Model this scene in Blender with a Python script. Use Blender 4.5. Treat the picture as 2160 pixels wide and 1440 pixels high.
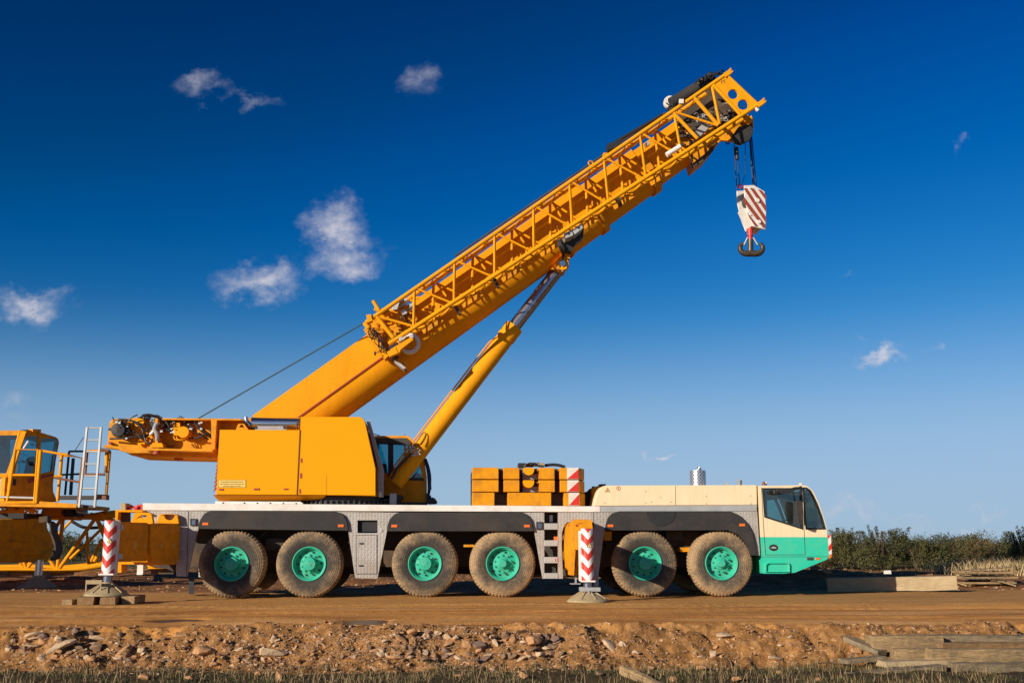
import bpy, bmesh, math, random
import numpy as np
from mathutils import Vector, Matrix
from mathutils.geometry import tessellate_polygon
R = math.radians
S = bpy.context.scene
COL = S.collection
for o in list(bpy.data.objects): bpy.data.objects.remove(o)

# ---------------------------------------------------------------- camera
F_PX = 2300.0
YAW, PITCH = R(3.46), R(10.47)
CAM = Vector((0.0, -24.7, 1.18))
cd = bpy.data.cameras.new('camera'); cam = bpy.data.objects.new('camera', cd); COL.objects.link(cam)
cd.sensor_width = 36.0; cd.lens = F_PX / 2160 * 36; cd.clip_start = 0.1; cd.clip_end = 5000
Fw = Vector((math.sin(YAW) * math.cos(PITCH), math.cos(YAW) * math.cos(PITCH), math.sin(PITCH)))
Rt = Vector((math.cos(YAW), -math.sin(YAW), 0)); Up = Rt.cross(Fw)
m = Matrix((Rt, Up, -Fw)).transposed().to_4x4(); m.translation = CAM
cam.matrix_world = m
S.camera = cam

# ---------------------------------------------------------------- light
AZ, EL = R(48), R(16.5)          # light travels towards +x,+y, downwards
SKY_STR, SUN_STR, EXPO = 0.075, 5.0, 0.15
w = bpy.data.worlds.new('World'); S.world = w; w.use_nodes = True
sd = bpy.data.lights.new('sun', 'SUN'); sd.energy = SUN_STR; sd.angle = R(0.5); sd.color = (1.0, 0.9, 0.76)
sun = bpy.data.objects.new('sun', sd); COL.objects.link(sun)
L = Vector((math.sin(AZ) * math.cos(EL), math.cos(AZ) * math.cos(EL), -math.sin(EL)))
sun.rotation_euler = L.to_track_quat('-Z', 'Y').to_euler()
S.view_settings.view_transform = 'Standard'; S.view_settings.look = 'None'
S.view_settings.exposure = EXPO; S.view_settings.gamma = 1
S.render.engine = 'CYCLES'
try: S.cycles.max_bounces = 8; S.cycles.transparent_max_bounces = 16
except Exception: pass

def P(px, py, y):
    """photo pixel -> point on the plane at depth y of the parked crane"""
    d = Fw + Rt * ((px - 1080) / F_PX) + Up * ((720 - py) / F_PX)
    t = (y - CAM.y) / d.y
    return CAM + d * t

# ---------------------------------------------------------------- sky
def build_sky():
    nt = w.node_tree; N = nt.nodes; K = nt.links; N.clear()
    out = N.new('ShaderNodeOutputWorld'); bg = N.new('ShaderNodeBackground')
    sky = N.new('ShaderNodeTexSky'); sky.sky_type = 'NISHITA'; sky.sun_disc = False
    sky.sun_elevation = EL; sky.sun_rotation = math.atan2(-L.x, -L.y)
    sky.altitude = 700; sky.air_density = 1.0; sky.dust_density = 0.35; sky.ozone_density = 3.0
    hs = N.new('ShaderNodeHueSaturation'); hs.inputs['Hue'].default_value = 0.497
    hs.inputs['Saturation'].default_value = 1.28; hs.inputs['Value'].default_value = 1.0
    K.new(sky.outputs[0], hs.inputs['Color'])
    # polarised look of the sky: darker, purer blue overhead
    s1 = N.new('ShaderNodeVectorMath'); s1.operation = 'SCALE'; s1.inputs['Scale'].default_value = .0815; K.new(hs.outputs[0], s1.inputs[0])
    cv = N.new('ShaderNodeRGBCurve'); K.new(s1.outputs[0], cv.inputs['Color'])
    for ci, pts in enumerate((((0,0),(.04,.0),(.141,.105),(.258,.235),(.546,.38),(.8,.42),(1,.34)), ((0,0),(.06,.012),(.109,.042),(.147,.082),(.356,.315),(.522,.45),(.694,.51),(.85,.52),(1,.38)), ((0,0),(.13,.05),(.262,.188),(.314,.300),(.571,.63),(.68,.72),(.85,.72),(1,.5)))):
        c_ = cv.mapping.curves[ci]
        for i, (x, y) in enumerate(pts[:-1]):
            if i == 0: c_.points[0].location = (x, y)
            else: c_.points.new(x, y)
        c_.points[len(c_.points)-1].location = pts[-1]
    cv.mapping.extend = 'HORIZONTAL'; cv.mapping.update()
    s2 = N.new('ShaderNodeVectorMath'); s2.operation = 'SCALE'; s2.inputs['Scale'].default_value = 1/.0815; K.new(cv.outputs[0], s2.inputs[0])
    tc = N.new('ShaderNodeTexCoord'); sp = N.new('ShaderNodeSeparateXYZ'); K.new(tc.outputs['Generated'], sp.inputs[0])
    def M(op, a, b=None, c=None, cl=False):
        n = N.new('ShaderNodeMath'); n.operation = op; n.use_clamp = cl
        for i, v in enumerate((a, b, c)):
            if v is None: continue
            if hasattr(v, 'links'): K.new(v, n.inputs[i])
            else: n.inputs[i].default_value = v
        return n.outputs[0]
    yy = M('MAXIMUM', sp.outputs['Y'], 0.02)
    u = M('DIVIDE', sp.outputs['X'], yy); v = M('DIVIDE', sp.outputs['Z'], yy)
    cb = N.new('ShaderNodeCombineXYZ'); K.new(u, cb.inputs[0]); K.new(v, cb.inputs[1])
    def noise(scale, det=6, rough=.6, yscale=1.0, off=0):
        mp = N.new('ShaderNodeMapping'); mp.inputs['Scale'].default_value = (1, yscale, 1); mp.inputs['Location'].default_value = (off, off * .7, 0)
        K.new(cb.outputs[0], mp.inputs[0])
        n = N.new('ShaderNodeTexNoise'); n.inputs['Scale'].default_value = scale; n.inputs['Detail'].default_value = det
        n.inputs['Roughness'].default_value = rough; K.new(mp.outputs[0], n.inputs['Vector']); return n.outputs[0]
    n1 = noise(14, 8, .62, 1.2); n2 = noise(38, 8, .6, 1.1, 3.3)
    du = M('MULTIPLY', M('SUBTRACT', n1, .5), .078); dv = M('MULTIPLY', M('SUBTRACT', n2, .5), .042)
    u2 = M('ADD', u, M('ADD', du, dv)); v2 = M('ADD', v, M('SUBTRACT', dv, du))
    # (photo position, size, strength)
    cl = [(430,180,80,42,.60),(480,198,70,28,.45),(540,215,80,24,.50),(885,165,62,62,.58),(702,470,76,72,.95),(720,545,88,52,.85),(548,590,100,50,.95),(60,640,95,38,.80),
          (25,842,50,26,.50),(40,900,75,45,.35),(1848,744,70,22,.95),(1980,742,34,16,.5),(1388,953,30,9,.8),(2045,322,26,26,.45),
          (1785,578,30,14,.36),(1800,692,36,10,.42),(1800,1088,120,24,.62),(1925,1094,120,18,.55),(2090,1084,60,14,.55),(2010,1118,190,20,.6),(1700,1100,80,18,.5),
          (1170,1180,500,16,.3)]
    acc = None
    for (cx, cy, rx, ry, st) in cl:
        d = Fw + Rt * ((cx - 1080) / F_PX) + Up * ((720 - cy) / F_PX)
        u0, v0 = d.x / d.y, d.z / d.y
        a = M('DIVIDE', M('SUBTRACT', u2, u0), rx * 1.4 / F_PX); b = M('DIVIDE', M('SUBTRACT', v2, v0), ry * 1.45 / F_PX)
        r = M('SQRT', M('ADD', M('MULTIPLY', a, a), M('MULTIPLY', b, b)))
        k = M('MULTIPLY', M('SUBTRACT', 1.0, r, cl=True), st)
        acc = k if acc is None else M('MAXIMUM', acc, k)
    n3 = noise(30, 10, .68, 1.3, 7.7); n4 = noise(75, 6, .6, 1.0, 1.9)
    dens = M('MULTIPLY', acc, M('ADD', M('MULTIPLY', n3, 1.5), M('MULTIPLY', n4, .5)))
    mr = N.new('ShaderNodeMapRange'); mr.interpolation_type = 'SMOOTHSTEP'; mr.inputs['From Min'].default_value = .15; mr.inputs['From Max'].default_value = 1.0
    mr.inputs['To Max'].default_value = 0.72
    K.new(dens, mr.inputs['Value'])
    mix = N.new('ShaderNodeMix'); mix.data_type = 'RGBA'; K.new(mr.outputs[0], mix.inputs['Factor'])
    hz = N.new('ShaderNodeMapRange'); hz.interpolation_type = 'SMOOTHERSTEP'; hz.inputs['From Min'].default_value = .24; hz.inputs['From Max'].default_value = .0; hz.inputs['To Max'].default_value = .75; K.new(sp.outputs['Z'], hz.inputs['Value'])
    hm = N.new('ShaderNodeMix'); hm.data_type = 'RGBA'; K.new(hz.outputs[0], hm.inputs['Factor']); K.new(s2.outputs[0], hm.inputs['A']); hm.inputs['B'].default_value = (4.05, 6.1, 8.7, 1)
    K.new(hm.outputs['Result'], mix.inputs['A'])
    mc = N.new('ShaderNodeMix'); mc.data_type = 'RGBA'; K.new(M('MULTIPLY', dens, 1.1, cl=True), mc.inputs['Factor'])
    mc.inputs['A'].default_value = (4.4, 5.0, 7.0, 1); mc.inputs['B'].default_value = (9.0, 8.6, 8.9, 1)
    K.new(mc.outputs['Result'], mix.inputs['B'])
    K.new(mix.outputs['Result'], bg.inputs['Color']); bg.inputs['Strength'].default_value = SKY_STR
    K.new(bg.outputs[0], out.inputs[0])
build_sky()

# ---------------------------------------------------------------- materials
def mat(name, col, rough=.5, metal=0.0, var=.12, vscale=3.0, dirt=None, damt=0.0, dscale=2.0, bump=0.0, bscale=40.0, spec=.5, coat=0.0, stretch=None, streak=False):
    m = bpy.data.materials.new(name); m.use_nodes = True
    nt = m.node_tree; N = nt.nodes; K = nt.links; b = N['Principled BSDF']
    b.inputs['Roughness'].default_value = rough; b.inputs['Metallic'].default_value = metal
    b.inputs['Specular IOR Level'].default_value = spec
    if coat: b.inputs['Coat Weight'].default_value = coat; b.inputs['Coat Roughness'].default_value = .12
    tc = N.new('ShaderNodeTexCoord'); src = tc.outputs['Object']
    if stretch:
        mp = N.new('ShaderNodeMapping'); mp.inputs['Scale'].default_value = stretch; K.new(src, mp.inputs[0]); src = mp.outputs[0]
    n = N.new('ShaderNodeTexNoise'); n.inputs['Scale'].default_value = vscale; n.inputs['Detail'].default_value = 8; n.inputs['Roughness'].default_value = .65
    K.new(src, n.inputs['Vector'])
    rp = N.new('ShaderNodeValToRGB'); e = rp.color_ramp.elements
    e[0].position = .3; e[1].position = .7
    e[0].color = tuple(c * (1 - var) for c in col) + (1,); e[1].color = tuple(min(1, c * (1 + var)) for c in col) + (1,)
    K.new(n.outputs[0], rp.inputs[0]); cur = rp.outputs[0]
    if dirt:
        n2 = N.new('ShaderNodeTexNoise'); n2.inputs['Scale'].default_value = dscale; n2.inputs['Detail'].default_value = 12; n2.inputs['Roughness'].default_value = .72
        if streak:
            mp2 = N.new('ShaderNodeMapping'); mp2.inputs['Scale'].default_value = (6, 6, .5); K.new(tc.outputs['Object'], mp2.inputs[0]); K.new(mp2.outputs[0], n2.inputs['Vector'])
        else: K.new(tc.outputs['Object'], n2.inputs['Vector'])
        mr = N.new('ShaderNodeMapRange'); mr.inputs['From Min'].default_value = .45; mr.inputs['From Max'].default_value = .75; mr.inputs['To Max'].default_value = damt
        K.new(n2.outputs[0], mr.inputs['Value'])
        mx = N.new('ShaderNodeMix'); mx.data_type = 'RGBA'; K.new(mr.outputs[0], mx.inputs['Factor']); K.new(cur, mx.inputs['A']); mx.inputs['B'].default_value = tuple(dirt) + (1,)
        cur = mx.outputs['Result']
        rr = N.new('ShaderNodeMapRange'); rr.inputs['To Min'].default_value = rough; rr.inputs['To Max'].default_value = min(1, rough + .35); K.new(n2.outputs[0], rr.inputs['Value']); K.new(rr.outputs[0], b.inputs['Roughness'])
    K.new(cur, b.inputs['Base Color'])
    if bump:
        n3 = N.new('ShaderNodeTexNoise'); n3.inputs['Scale'].default_value = bscale; n3.inputs['Detail'].default_value = 6; K.new(src, n3.inputs['Vector'])
        bp = N.new('ShaderNodeBump'); bp.inputs['Strength'].default_value = bump; bp.inputs['Distance'].default_value = .02
        K.new(n3.outputs[0], bp.inputs['Height']); K.new(bp.outputs[0], b.inputs['Normal'])
    return m
def mth(nt, op, a, b=None, c=None, cl=False):
    n = nt.nodes.new('ShaderNodeMath'); n.operation = op; n.use_clamp = cl
    for i, v in enumerate((a, b, c)):
        if v is None: continue
        if hasattr(v, 'links'): nt.links.new(v, n.inputs[i])
        else: n.inputs[i].default_value = v
    return n.outputs[0]
BR = (.16, .085, .035)
YEL = mat('yellow_paint', (.84, .335, .001), .56, var=.05, vscale=1.2, spec=.22, dirt=(.45, .17, .008), damt=.35, dscale=1.6, streak=True, bump=.03, bscale=3)
YELD = mat('worn_yellow_paint', (.76, .30, .003), .5, spec=.25, var=.12, vscale=4, dirt=(.3, .13, .03), damt=.75, dscale=5, bump=.08)
YELC = mat('cabinet_yellow_paint', (.86, .345, .0), .5, var=.02, vscale=.9, spec=.15, dirt=(.66, .26, .01), damt=.22, dscale=.9, bump=.02, bscale=2)
CRM = mat('cream_paint', (.86, .68, .42), .42, var=.03, vscale=2, dirt=(.5, .36, .2), damt=.35, dscale=2.2, coat=.1, streak=True)
TEAL = mat('teal_paint', (.015, .56, .36), .42, var=.05, vscale=3, dirt=(.25, .3, .18), damt=.35, dscale=3, coat=.15)
TEALR = mat('teal_rim_paint', (.02, .46, .30), .5, var=.1, vscale=9, dirt=(.2, .28, .15), damt=.6, dscale=9, bump=.1)
WHT = mat('white_paint', (.80, .75, .68), .5, var=.04, vscale=4, dirt=(.45, .33, .2), damt=.5, dscale=3)
GRY = mat('grey_paint', (.36, .36, .36), .5, var=.08, dirt=(.2, .16, .12), damt=.5)
LGRY = mat('pale_metal', (.55, .55, .52), .35, .5, var=.1, dirt=(.3, .25, .18), damt=.4)
BLK = mat('black_rubber', (.02, .02, .021), .55, var=.3, vscale=12)
FND = mat('black_fender_plastic', (.024, .023, .023), .62, var=.25, vscale=2.5, dirt=(.10, .07, .045), damt=.5, dscale=1.6, bump=.05, bscale=4)
DRK = mat('dark_steel', (.045, .042, .04), .6, var=.3, vscale=6, dirt=(.12, .07, .03), damt=.6, dscale=4)
CHA = mat('chassis_steel', (.06, .045, .035), .7, var=.3, vscale=3, dirt=(.22, .11, .03), damt=.7, dscale=2)
CHR = mat('chrome', (.30, .30, .35), .26, .85, var=.06, vscale=8)
STL = mat('polished_steel', (.6, .6, .6), .27, 1.0, var=.1, vscale=5)
RED = mat('red_paint', (.62, .03, .02), .45, var=.1)
ORG = mat('orange_lens', (.85, .17, .02), .35, var=.1, vscale=30)
RSB = mat('brown_rusty_paint', (.22, .085, .04), .7)
REDB = mat('rust_red_paint', (.36, .05, .03), .5, var=.1)
CRK = mat('hose_and_cable', (.03, .028, .03), .45, var=.4, vscale=10)
BEIG = mat('dusty_steel_pad', (.40, .31, .17), .85, var=.15, vscale=6, dirt=(.3, .19, .09), damt=.7, dscale=7, bump=.3, bscale=25)
WOOD = mat('weathered_timber', (.40, .26, .12), .85, var=.45, vscale=3.5, dirt=(.10, .07, .045), damt=.85, dscale=4, bump=.9, bscale=10, stretch=(.9, 12, 12))
WOODC = mat('grey_old_timber', (.27, .20, .115), .9, var=.45, vscale=3, dirt=(.07, .05, .03), damt=.8, dscale=5, bump=.9, bscale=10, stretch=(.9, 12, 12))
WOODD = mat('muddy_timber', (.30, .17, .07), .9, var=.4, vscale=3, dirt=(.09, .05, .025), damt=.8, dscale=6, bump=.9, bscale=10, stretch=(.9, 12, 12))
WOODB = mat('pale_timber', (.48, .36, .20), .8, var=.2, vscale=3.5, dirt=(.25, .15, .07), damt=.5, dscale=4, bump=.4, bscale=12, stretch=(1.2, 9, 9))
STCK = mat('pale_yellow_sticker', (.80, .55, .12), .5, var=.02)
GRN = mat('green_wire_rope', (.015, .05, .05), .6, var=.2)
BLU = mat('blue_wire_rope', (.02, .025, .07), .5, var=.2)
FORG = mat('forged_hook_steel', (.10, .075, .05), .45, .5, var=.25, vscale=8)
SEAT = mat('dark_seat_cloth', (.03, .035, .04), .9)

def glass(name, tint, alpha):
    m = bpy.data.materials.new(name); m.use_nodes = True; nt = m.node_tree; N = nt.nodes; K = nt.links
    N.clear(); o = N.new('ShaderNodeOutputMaterial'); t = N.new('ShaderNodeBsdfTransparent'); t.inputs[0].default_value = tint + (1,)
    g = N.new('ShaderNodeBsdfGlossy'); g.inputs['Roughness'].default_value = .04; g.inputs[0].default_value = (.9, .95, 1, 1)
    tc = N.new('ShaderNodeTexCoord'); nz = N.new('ShaderNodeTexNoise'); nz.inputs['Scale'].default_value = 5; nz.inputs['Detail'].default_value = 6
    K.new(tc.outputs['Object'], nz.inputs['Vector'])
    d = N.new('ShaderNodeBsdfDiffuse'); d.inputs[0].default_value = (.25, .24, .2, 1)
    mxd = N.new('ShaderNodeMixShader'); K.new(mth(nt, 'MULTIPLY', nz.outputs[0], .16), mxd.inputs[0]); K.new(t.outputs[0], mxd.inputs[1]); K.new(d.outputs[0], mxd.inputs[2])
    fr = N.new('ShaderNodeFresnel'); fr.inputs[0].default_value = 1.45
    mx = N.new('ShaderNodeMixShader'); K.new(mth(nt, 'ADD', fr.outputs[0], alpha), mx.inputs[0]); K.new(mxd.outputs[0], mx.inputs[1]); K.new(g.outputs[0], mx.inputs[2]); K.new(mx.outputs[0], o.inputs[0])
    return m
GLS = glass('cab_glass', (.55, .80, .80), .04)
GLT = glass('tinted_teal_glass', (.10, .50, .58), .05)

def tread_plate():
    m = mat('aluminium_tread_plate', (.42, .39, .35), .5, .1, var=.08, vscale=2.5, dirt=(.26, .19, .12), damt=.65, dscale=2.2)
    nt = m.node_tree; N = nt.nodes; K = nt.links
    tc = N.new('ShaderNodeTexCoord'); sp = N.new('ShaderNodeSeparateXYZ'); K.new(tc.outputs['Object'], sp.inputs[0])
    a = mth(nt, 'MULTIPLY', sp.outputs[0], 46.0); b = mth(nt, 'MULTIPLY', sp.outputs[2], 52.0)
    s1 = mth(nt, 'SINE', a); s2 = mth(nt, 'SINE', b)
    h = mth(nt, 'POWER', mth(nt, 'MAXIMUM', mth(nt, 'MULTIPLY', s1, s2), 0), .6)
    ab = mth(nt, 'ADD', a, 3.14159); s3 = mth(nt, 'SINE', ab)
    h2 = mth(nt, 'POWER', mth(nt, 'MAXIMUM', mth(nt, 'MULTIPLY', s3, s2), 0), 2.5)
    hh = mth(nt, 'ADD', h, h2)
    bp = N.new('ShaderNodeBump'); bp.inputs['Strength'].default_value = .5; bp.inputs['Distance'].default_value = .010
    K.new(hh, bp.inputs['Height']); K.new(bp.outputs[0], N['Principled BSDF'].inputs['Normal'])
    return m
TRD = tread_plate()

def chevron():
    m = mat('red_and_white_chevrons', (.8, .78, .74), .4); nt = m.node_tree; N = nt.nodes; K = nt.links
    tc = N.new('ShaderNodeTexCoord'); sp = N.new('ShaderNodeSeparateXYZ'); K.new(tc.outputs['Object'], sp.inputs[0])
    ax = mth(nt, 'ABSOLUTE', sp.outputs[0]); v = mth(nt, 'DIVIDE', mth(nt, 'SUBTRACT', sp.outputs[2], mth(nt, 'MULTIPLY', ax, 1.15)), .285)
    f = mth(nt, 'FRACT', mth(nt, 'ADD', v, 10.18)); g = mth(nt, 'GREATER_THAN', f, .49)
    mx = N.new('ShaderNodeMix'); mx.data_type = 'RGBA'; K.new(g, mx.inputs['Factor'])
    nz = N.new('ShaderNodeTexNoise'); nz.inputs['Scale'].default_value = 9; nz.inputs['Detail'].default_value = 9; K.new(tc.outputs['Object'], nz.inputs['Vector'])
    mr = N.new('ShaderNodeMapRange'); mr.inputs['From Min'].default_value = .55; mr.inputs['From Max'].default_value = .8; mr.inputs['To Max'].default_value = .6; K.new(nz.outputs[0], mr.inputs['Value'])
    mx.inputs['A'].default_value = (.82, .78, .74, 1); mx.inputs['B'].default_value = (.62, .035, .02, 1)
    m2 = N.new('ShaderNodeMix'); m2.data_type = 'RGBA'; K.new(mr.outputs[0], m2.inputs['Factor']); K.new(mx.outputs['Result'], m2.inputs['A']); m2.inputs['B'].default_value = (.35, .25, .16, 1)
    K.new(m2.outputs['Result'], N['Principled BSDF'].inputs['Base Color']); return m
CHV = chevron()

def tyre_mat(name, mud):
    m = mat(name, (.075, .062, .045), .85, var=.35, vscale=14, bump=.35, bscale=30)
    nt = m.node_tree; N = nt.nodes; K = nt.links; b = N['Principled BSDF']
    tc = N.new('ShaderNodeTexCoord'); mp = N.new('ShaderNodeMapping'); K.new(tc.outputs['Object'], mp.inputs[0])
    n = N.new('ShaderNodeTexNoise'); n.inputs['Scale'].default_value = 3.2; n.inputs['Detail'].default_value = 12; n.inputs['Roughness'].default_value = .7; K.new(mp.outputs[0], n.inputs['Vector'])
    n2 = N.new('ShaderNodeTexNoise'); n2.inputs['Scale'].default_value = 22; n2.inputs['Detail'].default_value = 8; n2.inputs['Roughness'].default_value = .75; K.new(mp.outputs[0], n2.inputs['Vector'])
    sp = N.new('ShaderNodeSeparateXYZ'); K.new(tc.outputs['Object'], sp.inputs[0])
    r = mth(nt, 'SQRT', mth(nt, 'ADD', mth(nt, 'MULTIPLY', sp.outputs[0], sp.outputs[0]), mth(nt, 'MULTIPLY', sp.outputs[2], sp.outputs[2])))
    # raised rings on the sidewall
    ring = mth(nt, 'SINE', mth(nt, 'MULTIPLY', r, 150.0))
    k = mth(nt, 'ADD', mth(nt, 'MULTIPLY', mth(nt, 'SUBTRACT', n.outputs[0], .5), 2.3), mth(nt, 'MULTIPLY', mth(nt, 'SUBTRACT', n2.outputs[0], .5), 1.5))
    k = mth(nt, 'ADD', k, mth(nt, 'MULTIPLY', mth(nt, 'SUBTRACT', r, .56), 3.0))
    k = mth(nt, 'ADD', k, mth(nt, 'MULTIPLY', ring, .05))
    k = mth(nt, 'ADD', k, mud, cl=True)
    rp = N.new('ShaderNodeValToRGB'); e = rp.color_ramp.elements; e[0].color = (.05, .042, .033, 1); e[1].color = (.40, .26, .13, 1); e[1].position = 1.0
    x = rp.color_ramp.elements.new(.45); x.color = (.16, .115, .07, 1)
    K.new(k, rp.inputs[0]); K.new(rp.outputs[0], b.inputs['Base Color'])
    bp = N.new('ShaderNodeBump'); bp.inputs['Strength'].default_value = .7; bp.inputs['Distance'].default_value = .015
    K.new(mth(nt, 'ADD', mth(nt, 'MULTIPLY', n2.outputs[0], 1.6), mth(nt, 'MULTIPLY', ring, .2)), bp.inputs['Height']); K.new(bp.outputs[0], b.inputs['Normal'])
    return m
TYR = tyre_mat('dusty_tyre_rubber', .30)
TYRM = tyre_mat('muddy_tyre_rubber', .58)

def perforated():
    m = mat('perforated_steel', (.55, .56, .58), .35, .8); nt = m.node_tree; N = nt.nodes; K = nt.links
    tc = N.new('ShaderNodeTexCoord'); sp = N.new('ShaderNodeSeparateXYZ'); K.new(tc.outputs['Object'], sp.inputs[0])
    ang = mth(nt, 'ARCTAN2', sp.outputs[1], sp.outputs[0])
    a = mth(nt, 'SINE', mth(nt, 'MULTIPLY', ang, 14)); b = mth(nt, 'SINE', mth(nt, 'MULTIPLY', sp.outputs[2], 75))
    g = mth(nt, 'GREATER_THAN', mth(nt, 'MULTIPLY', a, b), .42)
    mx = N.new('ShaderNodeMix'); mx.data_type = 'RGBA'; K.new(g, mx.inputs['Factor']); mx.inputs['A'].default_value = (.6, .6, .62, 1); mx.inputs['B'].default_value = (.02, .02, .025, 1)
    K.new(mx.outputs['Result'], N['Principled BSDF'].inputs['Base Color']); return m
PRF = perforated()

# ---------------------------------------------------------------- mesh builder
class MB:
    def __init__(s): s.v = []; s.f = []; s.mi = []; s.cur = 0
    def add(s, vs, fs):
        o = len(s.v); s.v += [tuple(v) for v in vs]
        for f in fs: s.f.append(tuple(i + o for i in f)); s.mi.append(s.cur)
        return s
    def box(s, x0, x1, y0, y1, z0, z1):
        vs = [(x0,y0,z0),(x1,y0,z0),(x1,y1,z0),(x0,y1,z0),(x0,y0,z1),(x1,y0,z1),(x1,y1,z1),(x0,y1,z1)]
        return s.add(vs, [(0,3,2,1),(4,5,6,7),(0,1,5,4),(1,2,6,5),(2,3,7,6),(3,0,4,7)])
    def prismw(s, pts, y0, y1, holes=()):
        loops = [[Vector((p[0], p[1], 0)) for p in l] for l in ([pts] + list(holes))]
        tri = tessellate_polygon(loops); flat = [p for l in loops for p in l]; n = len(flat)
        vs = [(p.x, y0, p.y) for p in flat] + [(p.x, y1, p.y) for p in flat]
        fs = []
        for t in tri:
            a, b, c = (flat[i] for i in t)
            up = (b - a).cross(c - a).z > 0
            t = t if up else t[::-1]
            fs.append(t); fs.append(tuple(i + n for i in t[::-1]))
        o = 0
        for li, l in enumerate(loops):
            k = len(l); area = sum(l[i].x * l[(i+1) % k].y - l[(i+1) % k].x * l[i].y for i in range(k))
            ccw = (area > 0) == (li == 0)
            for i in range(k):
                j = (i + 1) % k
                q = (o+i, o+i+n, o+j+n, o+j) if ccw else (o+j, o+j+n, o+i+n, o+i)
                fs.append(q)
            o += k
        return s.add(vs, fs)
    def prism(s, px, y0, y1, holes=(), ref=None):
        c = lambda l: [(q.x, q.z) for q in (P(a, b, y0 if ref is None else ref) for a, b in l)]
        return s.prismw(c(px), y0, y1, [c(h) for h in holes])
    def pslab(s, px, plane, d0, d1, holes=()):
        """outline on the upright plane through (x0,y0) running in direction (1,s)"""
        x0, y0, sl = plane; nn = math.hypot(1, sl); ux, uy = 1/nn, sl/nn
        def cv(l):
            out = []
            for a, b in l:
                d = Fw + Rt*((a-1080)/F_PX) + Up*((720-b)/F_PX); t = (y0 - CAM.y + sl*(CAM.x - x0))/(d.y - sl*d.x); q = CAM + d*t
                out.append(((q.x-x0)*ux + (q.y-y0)*uy, q.z))
            return out
        n0 = len(s.v); s.prismw(cv(px), d0, d1, [cv(h) for h in holes])
        for i in range(n0, len(s.v)):
            h, dd, z = s.v[i]; s.v[i] = (x0 + h*ux - dd*uy, y0 + h*uy + dd*ux, z)
        return s
    def split(s):
        par = list(range(len(s.v)))
        def fd(i):
            while par[i] != i: par[i] = par[par[i]]; i = par[i]
            return i
        for f in s.f:
            a = fd(f[0])
            for q in f[1:]: par[fd(q)] = a
        gr = {}
        for fi, f in enumerate(s.f): gr.setdefault(fd(f[0]), []).append(fi)
        out = []
        for fl in gr.values():
            mb = MB(); mp = {}
            for fi in fl:
                g = []
                for q in s.f[fi]:
                    if q not in mp: mp[q] = len(mb.v); mb.v.append(s.v[q])
                    g.append(mp[q])
                mb.f.append(tuple(g)); mb.mi.append(s.mi[fi])
            out.append(mb)
        return out
    def rect(s, x0, y0, x1, y1, d0, d1, ref=None): return s.prism([(x0,y0),(x0,y1),(x1,y1),(x1,y0)], d0, d1, ref=ref)
    def cyl(s, p, q, r, n=14, r2=None, cap=True):
        p = Vector(p); q = Vector(q); d = (q - p)
        if d.length < 1e-6: return s
        d.normalize(); a = d.orthogonal().normalized(); b = d.cross(a); r2 = r if r2 is None else r2
        vs = []
        for k in range(n):
            t = 2 * math.pi * k / n; u = a * math.cos(t) + b * math.sin(t)
            vs.append(p + u * r); vs.append(q + u * r2)
        fs = [(2*k, 2*((k+1) % n), 2*((k+1) % n)+1, 2*k+1) for k in range(n)]
        if cap: fs.append(tuple(2*k for k in range(n))[::-1]); fs.append(tuple(2*k+1 for k in range(n)))
        return s.add(vs, fs)
    def path(s, pts, r, n=8):
        pts = [Vector(p) for p in pts]; vs = []; a = None
        for i, p in enumerate(pts):
            d = (pts[min(i+1, len(pts)-1)] - pts[max(i-1, 0)]).normalized()
            a = d.orthogonal().normalized() if a is None else (a - d * a.dot(d)).normalized()
            b = d.cross(a)
            for k in range(n):
                t = 2 * math.pi * k / n; vs.append(p + (a * math.cos(t) + b * math.sin(t)) * r)
        fs = []
        for i in range(len(pts)-1):
            for k in range(n):
                j = (k+1) % n; fs.append((i*n+k, i*n+j, (i+1)*n+j, (i+1)*n+k))
        fs.append(tuple(range(n))[::-1]); fs.append(tuple((len(pts)-1)*n+k for k in range(n)))
        return s.add(vs, fs)
    def lathe(s, prof, c, axis='Y', n=48, mod=None):
        c = Vector(c); vs = []
        for i, (r, h) in enumerate(prof):
            for k in range(n):
                t = 2*math.pi*k/n; rr = r if mod is None else mod(i, k, r)
                if axis == 'Y': vs.append((c.x + rr*math.cos(t), c.y + h, c.z + rr*math.sin(t)))
                else: vs.append((c.x + rr*math.cos(t), c.y + rr*math.sin(t), c.z + h))
        fs = []
        for i in range(len(prof)-1):
            for k in range(n):
                j = (k+1) % n
                q = (i*n+k, i*n+j, (i+1)*n+j, (i+1)*n+k)
                fs.append(q if axis == 'Y' else q)
        return s.add(vs, fs)
    def disc(s, px, py, rpx, y0, y1, n=24, asp=1.0):
        return s.prism([(px + rpx*math.cos(2*math.pi*k/n), py + rpx*asp*math.sin(2*math.pi*k/n)) for k in range(n)], y0, y1)
    def beam(s, a, b, h, w_, up=Vector((0,0,1))):
        a = Vector(a); b = Vector(b); d = (b-a).normalized(); sd_ = d.cross(up).normalized(); u = sd_.cross(d)
        vs = []
        for p in (a, b):
            for (i, j) in ((-1,-1),(1,-1),(1,1),(-1,1)): vs.append(p + sd_*(i*w_/2) + u*(j*h/2))
        return s.add(vs, [(3,2,1,0),(4,5,6,7),(0,1,5,4),(1,2,6,5),(2,3,7,6),(3,0,4,7)])
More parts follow.
